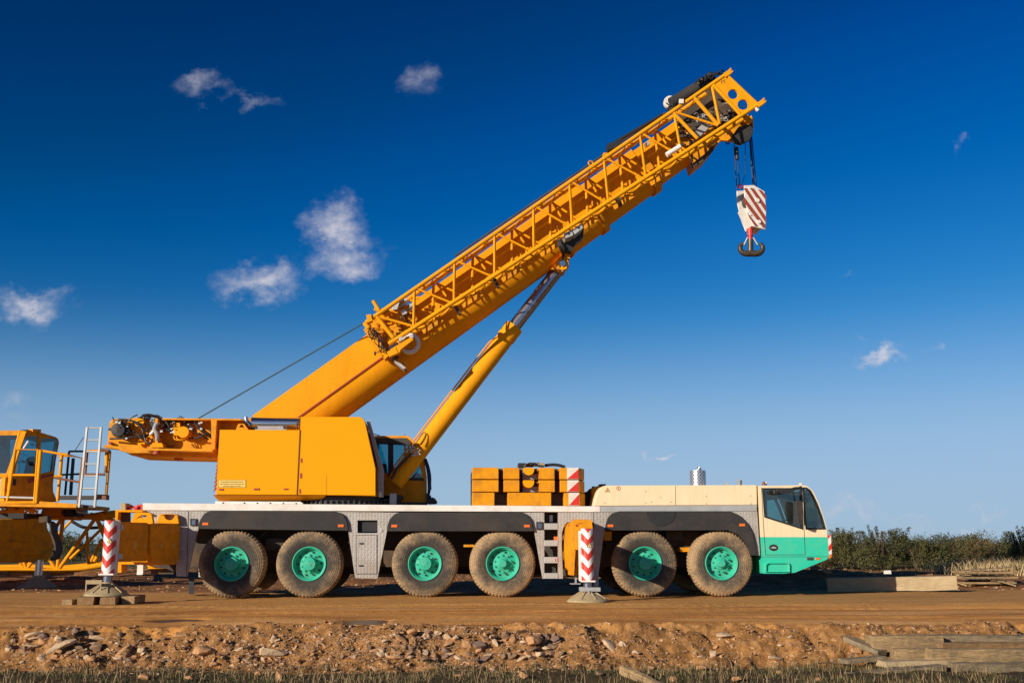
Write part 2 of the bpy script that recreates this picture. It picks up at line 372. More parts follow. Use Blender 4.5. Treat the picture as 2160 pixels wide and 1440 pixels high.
    def build(s, name, mats, parent=None, loc=None, bevel=0.0, ang=35, flip=True, seg=2):
        parent = lift(parent)
        me = bpy.data.meshes.new(name)
        if loc is None: loc = ABS.get(parent, Vector((0,0,0))) if parent is not None else Vector((0,0,0))
        loc = Vector(loc)
        me.from_pydata([(v[0]-loc.x, v[1]-loc.y, v[2]-loc.z) for v in s.v], [], s.f)
        if not isinstance(mats, (list, tuple)): mats = [mats]
        for q in mats: me.materials.append(q)
        if len(mats) > 1: me.polygons.foreach_set('material_index', s.mi)
        if flip:
            bm = bmesh.new(); bm.from_mesh(me); bmesh.ops.recalc_face_normals(bm, faces=bm.faces); bm.to_mesh(me); bm.free()
        me.polygons.foreach_set('use_smooth', [True]*len(me.polygons)); me.set_sharp_from_angle(angle=R(ang)); me.update()
        o = bpy.data.objects.new(name, me); COL.objects.link(o); ABS[o] = loc
        if parent is not None: o.parent = parent; o.location = loc - ABS.get(parent, Vector((0,0,0)))
        else: o.location = loc
        if bevel:
            b = o.modifiers.new('bevel', 'BEVEL'); b.width = bevel; b.segments = seg; b.limit_method = 'ANGLE'; b.angle_limit = R(40); b.harden_normals = True
        return o
ABS = {}
def lift(p):
    """thing > part > sub-part and no deeper"""
    while p is not None and p.parent is not None and p.parent.parent is not None: p = p.parent
    return p
def tag(o, label=None, cat=None, group=None, kind=None):
    for k, v in (('label', label), ('category', cat), ('group', group), ('kind', kind)):
        if v: o[k] = v
    return o
def empty(name, loc=(0,0,0), label=None, cat=None, group=None, parent=None):
    o = bpy.data.objects.new(name, None); COL.objects.link(o); o.empty_display_size = .2; ABS[o] = Vector(loc)
    if parent is not None: o.parent = parent; o.location = Vector(loc) - ABS[parent]
    else: o.location = loc
    return tag(o, label, cat, group)
def copy_tree(o, parent=None, loc=None, top=True):
    c = o.copy(); COL.objects.link(c)
    if parent is not None: c.parent = parent
    if loc is not None: c.location = loc
    for ch in o.children: copy_tree(ch, c, None, False)
    return c
def text(body, name, px, py, y, hpx, material, parent, align='LEFT'):
    parent = lift(parent); cu = bpy.data.curves.new(name, 'FONT'); cu.body = body; cu.size = 1; cu.align_x = align; cu.extrude = 0.0
    ob = bpy.data.objects.new(name, cu); COL.objects.link(ob); dg = bpy.context.evaluated_depsgraph_get(); dg.update()
    me = bpy.data.meshes.new_from_object(ob.evaluated_get(dg)); bpy.data.objects.remove(ob); bpy.data.curves.remove(cu)
    a = P(px, py, y); sc = (P(px, py - hpx, y).z - a.z) / .7
    base = ABS.get(parent, Vector((0,0,0)))
    for v in me.vertices: v.co = Vector((v.co.x*sc, 0, v.co.y*sc)) + a - base
    me.materials.clear(); me.materials.append(material); me.name = name
    o = bpy.data.objects.new(name, me); COL.objects.link(o); ABS[o] = base
    if parent is not None: o.parent = parent
    return o
def arc(cx, cy, rx, ry, a0, a1, n):
    return [(cx + rx*math.cos(R(a0 + (a1-a0)*k/n)), cy - ry*math.sin(R(a0 + (a1-a0)*k/n))) for k in range(n+1)]
def smooth(pts, n=6):
    """Catmull-Rom through 3-D points"""
    p = [Vector(q) for q in pts]; p = [p[0]*2-p[1]] + p + [p[-1]*2-p[-2]]; out = []
    for i in range(1, len(p)-2):
        for k in range(n):
            t = k/n; a, b, c, d = p[i-1:i+3]
            out.append(.5*((2*b)+(c-a)*t+(2*a-5*b+4*c-d)*t*t+(3*b-a-3*c+d)*t**3))
    return out + [p[-2]]
# ================================================================ THE CRANE
crane = empty('mobile_crane', (-6.6, 1.5, 0), 'long yellow six-axle mobile crane with cream and teal driver cab and raised telescopic boom', 'crane')
rnd = random.Random(5)
YC = 1.5
SPLIT = set('side_window window_pane support_rail axle_bracket brake_hose jib_cable latch vent_slots hydraulic_hoses tray_bracket breather_pipe tank_cap shackle rail_hook grey_bracket pin_bracket box_lug painted_arrow beam_clamp bore_hole pin_cap cross_tube end_lug access_step silencer_bracket oil_pipe side_cable boom_top_pipe box_bracket pulley pin_foot foot_rib housing_rib engine_pipe driver_seat far_skirt wheel_bracket red_stripe cylinder_hose arch_liner rivets cooling_grille pivot_bolts front_hose kerb_mirror roof_bracket mirror_arm window_gasket valve_block head_fittings jib_wiring foot_bracket beam_plate jib_fittings pipe_fittings roller_hoses guide_bracket head_wiring latch_cavity pin_cap wiper lug_nut jack_handle box_recess safety_latch'.split())
def part(mb, name, m_, parent=None, bevel=0.0, label=None, **k):
    if name in SPLIT:
        ms = mb.split()
        if 1 < len(ms) <= 100:
            for q in ms: o = q.build(name, m_, parent or crane, bevel=bevel, **k)
            return o
    o = mb.build(name, m_, parent or crane, bevel=bevel, **k)
    if label: o['label'] = label
    return o
# --- chassis and deck
b = MB(); b.prism([(301,1060.5),(1266,1067.2),(1266,1079.3),(301,1075.7)], 0.0, 2.98, ref=0); part(b, 'deck', WHT, bevel=.008)
b = MB(); b.prism([(1266.6,1067.2),(1597,1064.5),(1597,1077.5),(1266.6,1079.3)], 0.012, 2.96, ref=0); part(b, 'deck_edge', LGRY, bevel=.006)
b = MB(); b.prism([(454,1056.5),(634,1057.5),(640,1062.6),(454,1061.6)], .1, .5, ref=.1)
for k in range(6): b.cur = 1; b.disc(470.5 + (0 if k == 0 else 45 + (k-1)*27.3), 1060.2 + k*.25, 1.7, .092, .11, 10); b.cur = 0
part(b, 'mounting_rail', [WHT, BLK])
b = MB()
b.prism([(378,1085),(1595,1085),(1595,1195),(400,1195)], .95, 2.05, ref=.95)
b.prism([(1275,1120),(1600,1120),(1600,1165),(1275,1165)], .75, 2.2, ref=.9)
for xx in (488, 652, 896, 1060, 1361, 1522):
    c = P(xx, 1189, .3); b.cyl((c.x, .3, c.z), (c.x, 2.7, c.z), .16); b.lathe([(.05,-.35),(.28,-.25),(.34,0),(.28,.25),(.05,.35)], (c.x, 1.5, c.z), n=20)
part(b, 'chassis', CHA)
b = MB()
for (x0,y0,x1,y1,d) in ((560,1135,600,1160,.6),(735,1130,760,1170,.5),(1150,1130,1200,1190,.5),(1434,1154,1475,1163,.35),(978,1148,1000,1153,.3),(1275,1120,1290,1139,.3),(1405,1120,1440,1139,.6),(1200,1180,1240,1215,.6)):
    if x1-x0 < 23 or x0 == 1434: b.rect(x0,y0,x1,y1,d,d+.5)
    else: bq = MB(); bq.rect(x0,y0,x1,y1,d,d+.5); part(bq, 'axle_bracket', CHA)
part(b, 'axle_bracket', YELD)
b = MB()
for i in range(16):
    x = rnd.uniform(400, 1590); y = rnd.uniform(1100, 1165); pts = [P(x + k*rnd.uniform(10,26), y + rnd.uniform(-14,22), .6 + rnd.uniform(-.15,.2)) for k in range(4)]
    b.path(smooth(pts, 5), .02)
part(b, 'brake_hose', CRK)
# --- treadplate skirts
b = MB()
b.prism([(302,1075.9),(449,1076.8),(436,1080.5),(427,1089),(421.5,1104),(418,1117),(414,1130),(394.5,1215),(372.5,1215),(371,1200),(376,1150),(376,1112),(302,1106)], .03, .09)
part(b, 'skirt_panel', TRD)
b = MB(); b.prism([(397.2,1078),(398.4,1078),(394,1214),(392.8,1214)], .024, .031); part(b, 'panel_seam', DRK)
b = MB(); b.rect(398,1215,409,1252,.25,.27); part(b, 'mud_flap', BLK)
b = MB()
b.prism([(710,1078.8),(842,1080.4),(832,1084),(824,1092),(818.5,1104),(816,1120),(796,1219.6),(749,1218.5),(734.5,1119),(733,1101),(725,1086)], .03, .09,
        holes=[[(754,1096.6),(754,1123.5),(796,1123.5),(796,1096.6)]])
part(b, 'skirt_panel', TRD)
b = MB(); b.rect(753,1095,797,1125,.2,.24); b.rect(764,1098,795,1121,.12,.16); part(b, 'fuel_window', BLK)
b = MB(); b.rect(752.5,1128.5,794.5,1209,.012,.031); tb = part(b, 'tool_door', TRD, bevel=.004)
b = MB(); b.rect(751.4,1127.4,795.6,1210.1,.021,.0305); part(b, 'door_gasket', DRK, tb)
for (x0,y0) in ((758,1144.2),(757,1191)):
    b = MB(); b.rect(x0,y0,x0+9,y0+3.2,.0,.0125); part(b, 'latch', BLK, tb)
b = MB(); b.disc(803.4,1117.8,3.6,.015,.031,20); part(b, 'filler_cap', LGRY)
b = MB()
b.prism([(1100,1080.5),(1148,1080.2),(1148,1219.6),(1144.5,1219.6),(1127,1120),(1123.5,1108),(1119.5,1096),(1112,1086)], .03, .09)
part(b, 'skirt_panel', TRD)
b = MB()
b.prism([(1177,1080),(1251,1079.3),(1251,1100.6),(1197,1100.6),(1191,1105),(1185.5,1122),(1185,1150),(1187.5,1219.6),(1177,1219.6)], .03, .09)
part(b, 'skirt_panel', TRD)
b = MB()
b.prism([(1252.2,1079.3),(1305,1077.8),(1292,1082.6),(1282,1092.5),(1278,1108),(1275.5,1122),(1271.7,1140),(1261,1221),(1252.5,1221)], .03, .09)
part(b, 'skirt_panel', TRD)
b = MB()
b.prism([(1540.5,1077.8),(1597,1077.6),(1603.5,1171),(1595,1171),(1592.4,1149),(1585.5,1121),(1575,1102),(1559,1086)], .03, .09)
part(b, 'skirt_panel', TRD)
# --- access ladder between the skirts
b = MB()
for (y0,y1) in ((1103,1116.2),(1138.7,1151),(1174,1187),(1208,1219.6)): b.rect(1148.4,y0,1176.8,y1,.02,.30)
part(b, 'access_step', LGRY, bevel=.006)
b = MB(); b.rect(1148,1081,1177,1219,.45,.5); b.rect(1151,1083,1158,1101,.3,.33); b.path(smooth([P(1160,1085,.35),P(1168,1092,.33),P(1177,1089,.35)],6),.008); part(b, 'ladder_back_plate', DRK)
b = MB(); b.rect(1159,1086,1166,1100,.25,.32); part(b, 'junction_box', LGRY)
b = MB(); b.rect(1168.5,1131,1176.8,1138.5,.08,.14); part(b, 'number_plate', ORG)
b = MB(); b.disc(1172,1180.3,4.0,.014,.0195,20); pic = part(b, 'warning_label', RED)
b = MB(); b.disc(1172,1180.3,3.3,.010,.0145,20); part(b, 'label_face', WHT, pic)
b = MB(); b.rect(1170.7,1178,1173.4,1182.6,.006,.0105); part(b, 'label_symbol', DRK, pic)
# --- side lamps
for (x0,y0,x1,y1) in ((401,1093.4,414,1108),(1131.5,1100,1144.7,1116)):
    b = MB(); b.prism([(x0,y0),(x0,y1),(x1,y1),(x1,y0)], -.01, .031, holes=[[(x0+2.4,y0+2.4),(x0+2.4,y1-2.4),(x1-2.4,y1-2.4),(x1-2.4,y0+2.4)]]); lh = part(b, 'side_lamp', BLK)
    b = MB(); b.rect(x0+2.3,y0+2.3,x1-2.3,y1-2.3,.0,.0305); part(b, 'lens', CHR, lh)
# --- black wheel-arch flares
def flare(outer, inner_bottom, name='wheel_arch'):
    b = MB(); b.prism(outer, -.05, .06, ref=-.0); o = part(b, name, FND, bevel=.012)
    b = MB(); x0 = outer[0][0]; x1 = outer[-1][0]; b.rect(x0+3, 1080, x1-3, 1118, .12, .9); part(b, 'arch_liner', BLK, o)
    return o
flare([(418.4,1115),(419.6,1106),(422,1097.8),(429,1085.7),(436,1080),(447,1076.4),(708.5,1078.6),(718,1081),(725,1085.7),(732.6,1100),(735,1119)], 1118)
flare([(816,1120),(817,1108.6),(822,1095),(830.6,1085.7),(837,1081.8),(846,1080),(1099,1080),(1106,1081.8),(1112,1085.7),(1119.4,1095),(1123,1110),(1126.6,1120)], 1118)
f3 = flare([(1275.6,1118.4),(1277.7,1105),(1281.8,1091.6),(1291,1082),(1306,1077.6),(1539.5,1077.5),(1558.3,1086),(1574.5,1102),(1585,1121),(1592,1148),(1594.6,1170.8),(1582,1170.8),(1579.5,1158),(1571.8,1142.6),(1555.7,1126.5),(1539.5,1119.8),(1534,1118)], 1118)
b = MB(); b.prism([(1365,1079.5)] + [(1395-30*math.cos(R(k)), 1079.5+29*math.sin(R(k))) for k in range(10,180,10)] + [(1425.4,1079.5)], -.062, -.05); part(b, 'round_cover', BLK, f3)
for (x0,y0,x1) in ((427,1101.6,439.5),(713,1105.5,725),(825.5,1106,838),(1105.7,1106,1117.8),(1282,1105.5,1294),(1560,1103.8,1571.5)):
    b = MB(); b.rect(x0,y0,x1,y0+5.4,-.065,-.04); part(b, 'side_marker', ORG, bevel=.004)

# --- wheels
def make_wheel(cx, cy, kind, tm, yy=0.0):
    c = P(cx, cy, 0); c = Vector((c.x, yy, .735))
    wl = empty('wheel', c, parent=crane)
    def mod(i, k, r):
        if i in (6, 7, 11, 12): return r - (.022 if (k + (1 if i > 8 else 0)) % 3 == 0 else 0)
        if i in (8, 9, 10): return r - (.022 if (k + i) % 3 == 0 else 0)
        return r
    prof = [(.355,.06),(.375,.03),(.42,.008),(.50,-.012),(.58,-.012),(.64,.006),(.700,.035),(.728,.075),(.738,.14),(.740,.23),(.738,.32),(.728,.385),(.700,.425),(.60,.465),(.45,.455),(.36,.40)]
    b = MB(); b.lathe(prof, c, n=174, mod=mod)
    t = b.build('tyre', tm, wl, loc=c, ang=28)
    rim = [(.372,.035),(.374,.005),(.362,-.003),(.347,.006),(.335,.03),(.330,.05),(.318,.055),(.312,.075),(.305,.14),(.298,.15),(.20,.125),(.185,.12)]
    b = MB(); b.lathe(rim, c, n=64)
    if kind == 0: b.lathe([(.185,.12),(.165,.115),(.15,.10),(.146,-.035),(.136,-.05),(.07,-.052),(.05,-.058),(.001,-.058)], c, n=40)
    else: b.lathe([(.185,.12),(.15,.115),(.135,.09),(.13,.085),(.10,.08),(.092,.0),(.078,-.018),(.001,-.02)], c, n=40)
    r_ = b.build('rim', TEALR, wl, loc=c, ang=30)
    b = MB(); off = rnd.uniform(0, .6)
    for k in range(10):
        a = off + 2*math.pi*k/10; q = c + Vector((.253*math.cos(a), 0, .253*math.sin(a))); b.cyl((q.x, q.y+.118, q.z), (q.x, q.y+.16, q.z), .023, 12)
    [q_.build('hand_hole', BLK, wl, loc=c) for q_ in b.split()]
    b = MB()
    for k in range(10):
        a = off + .3 + 2*math.pi*k/10; q = c + Vector((.185*math.cos(a), 0, .185*math.sin(a))); b.cyl((q.x, q.y+.075, q.z), (q.x, q.y+.13, q.z), .018, 6)
    [q_.build('lug_nut', TEALR, wl, loc=c, ang=20) for q_ in b.split()]
    if kind == 0:
        b = MB()
        for k in range(3):
            a = off + 2.1*k; q = c + Vector((.055*math.cos(a), 0, .055*math.sin(a))); b.cyl((q.x, q.y-.06, q.z), (q.x, q.y-.05, q.z), .009, 8)
        b.build('hub_bolts', DRK, wl, loc=c)
    return wl
WH = []
for (cx, kind, tm, lb) in ((488.2,0,TYR,'rearmost wheel, half in shadow'),(652,0,TYR,None),(896.3,0,TYR,None),(1060.5,1,TYRM,None),(1361.5,0,TYR,None),(1522.5,1,TYRM,'front wheel caked with sandy mud')):
    wl = make_wheel(cx, 1189, kind, tm); WH.append(wl); wl.rotation_euler = (0, R((140,35,250,0,75,0)[len(WH)-1]), 0)
    if lb: wl['label'] = lb
for i, wl in enumerate(WH):      # the far side wheels
    r_ = wl.copy(); COL.objects.link(r_); r_.parent = crane; r_.location = wl.location + Vector((0, 2.98, 0))
    for ch in wl.children:
        if ch.name.split('.')[0] in ('tyre', 'rim'): q_ = ch.copy(); COL.objects.link(q_); q_.parent = r_
    r_.rotation_euler = (0, 0, math.pi); r_['label'] = 'far side wheel'
    if 'category' in r_: del r_['category']

# --- engine cover, exhaust, tanks
b = MB(); b.prism([(1251.7,1066.8),(1255,1052),(1260,1038),(1264,1031.5),(1269.5,1026.2),(1278,1023.4),(1596.5,1022.6),(1597.5,1064.4)], .02, 2.94)
ec = part(b, 'engine_cover', CRM, bevel=.02)
b = MB(); b.rect(1424.6,1024,1425.3,1064.8,.0165,.0215); part(b, 'panel_seam', DRK, ec)
b = MB()
for (x,y) in ((1362,1036),(1394,1048.6),(1373.5,1058.5),(1415,1058),(1276,1060),(1362,1060),(1490,1046),(1490,1062),(1583.5,1045),(1584,1062)): b.disc(x,y,.9,.012,.022,8)
part(b, 'rivets', DRK, ec)
b = MB(); b.prism([(1275.5,1037),(1287,1037),(1281.3,1027.6)], .014, .0195); wt = part(b, 'warning_triangle', DRK, ec)
b = MB(); b.prism([(1276.9,1036.3),(1285.7,1036.3),(1281.3,1029)], .010, .0145); part(b, 'triangle_face', STCK, wt)
b = MB(); b.disc(1281.3,1034,1.3,.006,.0105,10); part(b, 'triangle_symbol', DRK, wt)
b = MB(); n = 28
b.prism([(1304.6+4.3*math.cos(2*math.pi*k/n),1029.3+4.3*math.sin(2*math.pi*k/n)) for k in range(n)], .014, .0205, holes=[[(1304.6+3.5*math.cos(2*math.pi*k/n),1029.3+3.5*math.sin(2*math.pi*k/n)) for k in range(n)]])
b.rect(1304.2,1026.8,1305.0,1031.8,.014,.0205); part(b, 'round_pictogram', REDB, ec)
a = P(1472.5,1023,1.5); c = P(1472.5,992,1.5); b = MB(); rr = (P(1489,1000,1.5).x-P(1456,1000,1.5).x)/2
b.cyl((0+a.x,1.5,a.z-.2),(a.x,1.5,c.z),rr,40); ex = b.build('exhaust_silencer', PRF, crane, loc=(a.x,1.5,a.z))
b = MB(); b.cyl((a.x,1.5,c.z),(a.x,1.5,P(0,984,1.5).z),rr*.36,20); b.cyl((a.x+.02,1.5,P(0,986,1.5).z),(a.x+.05,1.5,P(0,979.5,1.5).z),rr*.28,12); part(b, 'exhaust_pipe', STL, ex)
b = MB(); b.rect(1530,1016,1535,1023.2,1.0,1.1); b.rect(1558,1009.5,1561.5,1023.2,1.0,1.15); b.rect(1561.5,1012,1565,1023.2,1.05,1.1); part(b, 'breather_pipe', LGRY)
b = MB(); b.prism([(1249,1066),(1249,1030),(1253,1027),(1262,1024),(1276,1023.6),(1276,1066)], .6, 1.5); part(b, 'expansion_tank', YELD, bevel=.03)
b = MB(); b.rect(1266,1020.3,1278,1024,.7,1.0); b.rect(1250.5,1025,1254.5,1028.5,.7,.9); part(b, 'tank_cap', BLK)
b = MB()
for k in range(5): b.rect(1231+k*4,1038-k*1.2,1233.4+k*4,1066,.9,1.8)
b.rect(1231,1046,1250,1066,1.0,2.0); part(b, 'cooling_grille', DRK)

# --- driver cab (cream above, teal below)
FX = {0:0, .1:.06, .35:.14, 1.5:.2, 2.65:.14, 2.9:.06, 2.98:0}
def cabloft(prof, name, m_, parent, ys=None, skip=0):
    """prof = list of (px,py,front-weight): front points move forward towards the middle"""
    ys = ys or sorted(FX); b = MB(); n = len(prof); vs = []
    for y in ys:
        for (px,py,fw) in prof:
            q = P(px,py,0); vs.append((q.x + FX[y]*fw, y, q.z))
    fs = []
    for i in range(len(ys)-1):
        for k in range(n):
            j = (k+1) % n; fs.append((i*n+k, i*n+j, (i+1)*n+j, (i+1)*n+k))
    b.add(vs, fs)
    for y, e in ((ys[0], 0), (ys[-1], len(ys)-1)):
        tri = tessellate_polygon([[Vector((vs[e*n+k][0], vs[e*n+k][2], 0)) for k in range(n)]])
        o = len(b.v); b.add([vs[e*n+k] for k in range(n)], [t for t in tri])
    o = b.build(name, m_, parent, flip=True); return o
lowp = [(1605,1132,0),(1745,1132,1),(1747.5,1160,1),(1749,1172,1),(1745,1179,1),(1676.5,1207,.5),(1655,1209,0),(1609.4,1209,0)]
cab = cabloft(lowp, 'driver_cab', TEAL, crane); bmod = cab.modifiers.new('bevel','BEVEL'); bmod.width=.012; bmod.segments=2; bmod.limit_method='ANGLE'; bmod.angle_limit=R(45)
cab['label'] = 'driver cab, cream above and teal below'
# upper shell: side walls with openings, roof, rear wall, pillars
side = [(1599.6,1024),(1692.6,1022.8),(1700,1024),(1706,1027.5),(1712,1032),(1716.8,1038.5),(1727.5,1062),(1737,1089),(1743.6,1113),(1745,1132),(1605,1132)]
wdoor = [(1610.7,1030.4),(1614.7,1088.4),(1692.6,1113.6),(1688.6,1030.4)]
wfront = [(1695.3,1028.5),(1696.6,1060),(1700.7,1114.4),(1740.4,1114.4),(1733,1089),(1723,1062),(1714.5,1044),(1708,1033),(1702,1029)]
b = MB(); b.prism(side, 0, .05, holes=[wdoor, wfront])
c2 = lambda l: [(q.x, q.z) for q in (P(a,b_,0) for a,b_ in l)]
b.prismw(c2(side), 2.93, 2.98, [c2(wdoor), c2(wfront)])
q0 = P(1599.6,1024,0); q1 = P(1700,1024,0); q2 = P(1605,1132,0)
b.prismw([(q0.x,q0.z-.06),(q1.x+.02,q1.z-.07),(q1.x+.06,q1.z+.0),(q0.x,q0.z)], .05, 2.93)
b.prismw([(q0.x,q0.z-.06),(q0.x+.06,q0.z-.06),(q2.x+.06,q2.z),(q2.x,q2.z)], .05, 2.93)
for y0,y1 in ((.0501,.12),(2.86,2.9299)): b.prismw(c2([(1706,1027.5),(1712,1032),(1716.8,1038.5),(1727.5,1062),(1737,1089),(1743.6,1113),(1745,1132),(1741,1132),(1739.6,1113),(1733,1089),(1723,1063),(1712,1040),(1704,1030)]), y0, y1)
b.prismw(c2([(1739,1114),(1744,1114),(1745.2,1132),(1740,1132)]), .12, 2.86)
up_ = part(b, 'upper_shell', CRM, cab)
b = MB(); b.prism([(1607.5,1028.6),(1690.4,1028.6),(1694.2,1116.6),(1612.2,1090.6)], -.012, .001, holes=[[(1611.5,1031.4),(1615.2,1087.6),(1691.4,1112.2),(1687.8,1031.4)]])
b.prism([(1693.6,1027),(1702,1027.4),(1709.2,1032),(1716,1043.6),(1724.4,1061.4),(1734.6,1088.6),(1742.2,1116),(1699.4,1116)], -.012, .001, holes=[[(1696.6,1030.5),(1698,1060),(1702,1112.4),(1738.4,1112.4),(1731.6,1089),(1721.5,1062),(1713.2,1045),(1707,1035),(1701.5,1031)]])
part(b, 'window_gasket', BLK, cab)
b = MB(); b.prism(wdoor, .02, .03); b.prism(wfront, .02, .03); b.prismw(c2(wdoor), 2.95, 2.96); b.prismw(c2(wfront), 2.95, 2.96); part(b, 'side_window', GLS, cab)
b = MB(); vs = []
ws = [(1704,1030),(1716.8,1040),(1727.5,1064),(1737,1090),(1743,1113)]
for y in (.1, .35, 1.5, 2.65, 2.88):
    for (x_,y_) in ws: q = P(x_,y_,0); vs.append((q.x-.01+FX.get(y,.06)*.8, y, q.z))
b.add(vs, [(i*5+k, i*5+k+1, i*5+k+6, i*5+k+5) for i in range(4) for k in range(4)]); part(b, 'windscreen', GLS, cab)
b = MB()
def seam(b_, pts, wd, y0, y1):
    for (p,q) in zip(pts, pts[1:]):
        d = Vector((q[0]-p[0], q[1]-p[1])).normalized(); nrm = Vector((-d.y, d.x))*wd/2
        b_.prism([(p[0]+nrm.x,p[1]+nrm.y),(p[0]-nrm.x,p[1]-nrm.y),(q[0]-nrm.x,q[1]-nrm.y),(q[0]+nrm.x,q[1]+nrm.y)], y0, y1)
seam(b, [(1606.2,1027.6),(1610,1100),(1615,1169.6),(1698.5,1169.2),(1695.5,1100),(1690.5,1027.4)], 1.0, -.0035, .001); part(b, 'door_seam', DRK, cab)
b = MB(); seam(b, [(1606.4,1173.8),(1746.4,1173.4)], .8, -.003, .001); part(b, 'body_seam', DRK, cab)
b = MB(); b.disc(1631.7,1154.2,9,-.014,.001,28,.76); dh = part(b, 'door_handle', BLK, cab, bevel=.004)
b = MB(); b.prism([(1625,1155.5),(1631,1151.5),(1638,1154),(1637,1156.5),(1630,1156)], -.022, -.014); part(b, 'handle_grip', GRY, dh)
b = MB(); b.prism([(1614.5,1206),(1614.5,1190),(1617,1186.4),(1621,1185.2),(1661,1185.2),(1665,1187),(1666.6,1192),(1666.6,1206)], -.05, .001, holes=[[(1617,1204.4),(1617,1192),(1619,1189),(1622,1187.7),(1660,1187.7),(1663,1189.5),(1664.4,1193),(1664.4,1204.4)]])
st = part(b, 'step_recess', TEAL, cab, bevel=.004)
b = MB(); b.prism([(1624,1204.4),(1624,1195),(1627,1192.6),(1663.5,1192.6),(1664.2,1204.4)], -.009, -.0045); part(b, 'step_tread', TEAL, st)
b = MB(); b.rect(1702.6,1175,1716,1180.8,-.012,.001); part(b, 'fog_lamp', DRK, cab, bevel=.003)
b = MB(); b.rect(1720.5,1175.6,1730,1180,-.012,.001); part(b, 'indicator_lamp', ORG, cab, bevel=.003)
def facepl(pts, name, m_, off):
    b = MB()
    vs = []
    for y, t in ((.0,0),(.10,.06),(.36,.14)):
        for (x_,y_) in pts: q = P(x_,y_,0); vs.append((q.x+t+off, y, q.z))
    n = len(pts); fs = [(i*n+k,i*n+k+1,(i+1)*n+k+1,(i+1)*n+k) for i in range(2) for k in range(n-1)]
    b.add(vs, fs); return b
b = MB(); b.prism([(1744.5,1127),(1751.5,1127.5),(1753.5,1168),(1747,1169.5)], .0, .16, ref=.04); mk = part(b, 'hazard_marker', WHT, cab, bevel=.004)
b = MB(); b.prism([(1744.5,1127.5),(1751.4,1127.9),(1745,1136)], -.005, .0, ref=.04); b.prism([(1745.8,1152),(1752.6,1144),(1753.2,1156),(1746.4,1163)], -.005, .0, ref=.04); part(b, 'marker_stripe', RED, mk)
b = MB(); b.prism([(1747,1169.8),(1753.5,1168.6),(1752.6,1175),(1748,1178)], .0, .16, ref=.04); part(b, 'corner_lamp', ORG, cab, bevel=.004)
b = MB(); q = P(1611,1022.5,.4); b.cyl(q,(q.x,q.y,q.z+.03),.05,14); b.cyl((q.x,q.y,q.z+.03),(q.x,q.y,q.z+.075),.04,14,.03); part(b, 'roof_beacon', RSB, cab)
b = MB(); q = P(1617,1022.8,.5); b.cyl(q,(q.x,q.y,q.z+.07),.018,8); q = P(1688,1022.4,.6); b.box(q.x-.01,q.x+.03,q.y,q.y+.05,q.z-.02,q.z+.05); part(b, 'roof_bracket', CRM, cab)
# mirrors on their arms
b = MB(); b.path(smooth([P(1686,1027,-.02),P(1690,1026,-.15),P(1693,1035,-.3),P(1696,1060,-.3),P(1697,1085,-.3),P(1698,1103,-.15),P(1697.5,1106,-.01)],6), .016)
b.path(smooth([P(1691,1030,-.28),P(1680,1027.5,-.3),P(1665,1031,-.34)],6), .014)
ma = part(b, 'mirror_arm', BLK, cab)
b = MB(); b.prism([(1679,1057),(1682,1055),(1692,1056),(1694,1060),(1694.5,1102),(1692,1106),(1684,1104),(1680,1090)], -.40, -.26); part(b, 'mirror', FND, ma, bevel=.02)
b = MB(); b.prism(arc(1657.5,1034,17.5,6.5,180,360,12)+[(1675,1031),(1640,1031)], -.42, -.26); b.rect(1632,1032,1650,1041,-.2,-.12); part(b, 'kerb_mirror', BLK, ma, bevel=.02)
# interior
b = MB(); qa = P(1640,1132,0); fl = qa.z
for yy in (.35, 1.9):
    b.box(qa.x-.15, qa.x+.4, yy, yy+.6, fl, fl+.12); b.prismw([(qa.x-.25,fl+.1),(qa.x-.05,fl+.1),(qa.x-.22,fl+.85),(qa.x-.38,fl+.85)], yy, yy+.6)
part(b, 'driver_seat', SEAT, cab, bevel=.03)
b = MB(); q = P(1716,1122,0); b.prismw([(q.x-.1,fl),(q.x+.32,fl),(q.x+.30,fl+.12),(q.x+.02,fl+.16)], .15, 2.8); b.path([(q.x-.1,.7,fl+.1),(q.x-.28,.7,fl+.38)], .02)
b.lathe([(.2,0),(.215,.012),(.2,.024),(.185,.012),(.2,0)], (q.x-.28,.7,fl+.38), 'Z', 24)
b.path(smooth([P(1712,1119,.3),P(1722,1108,.35),P(1733,1100,.4)],5),.012); b.path(smooth([P(1722,1119,.3),P(1720,1105,.35),P(1714,1100,.4)],5),.01)
b.prismw(c2([(1612,1031),(1700,1031),(1694,1045),(1612,1042)]), 1.2, 2.85)
part(b, 'dashboard', SEAT, cab)

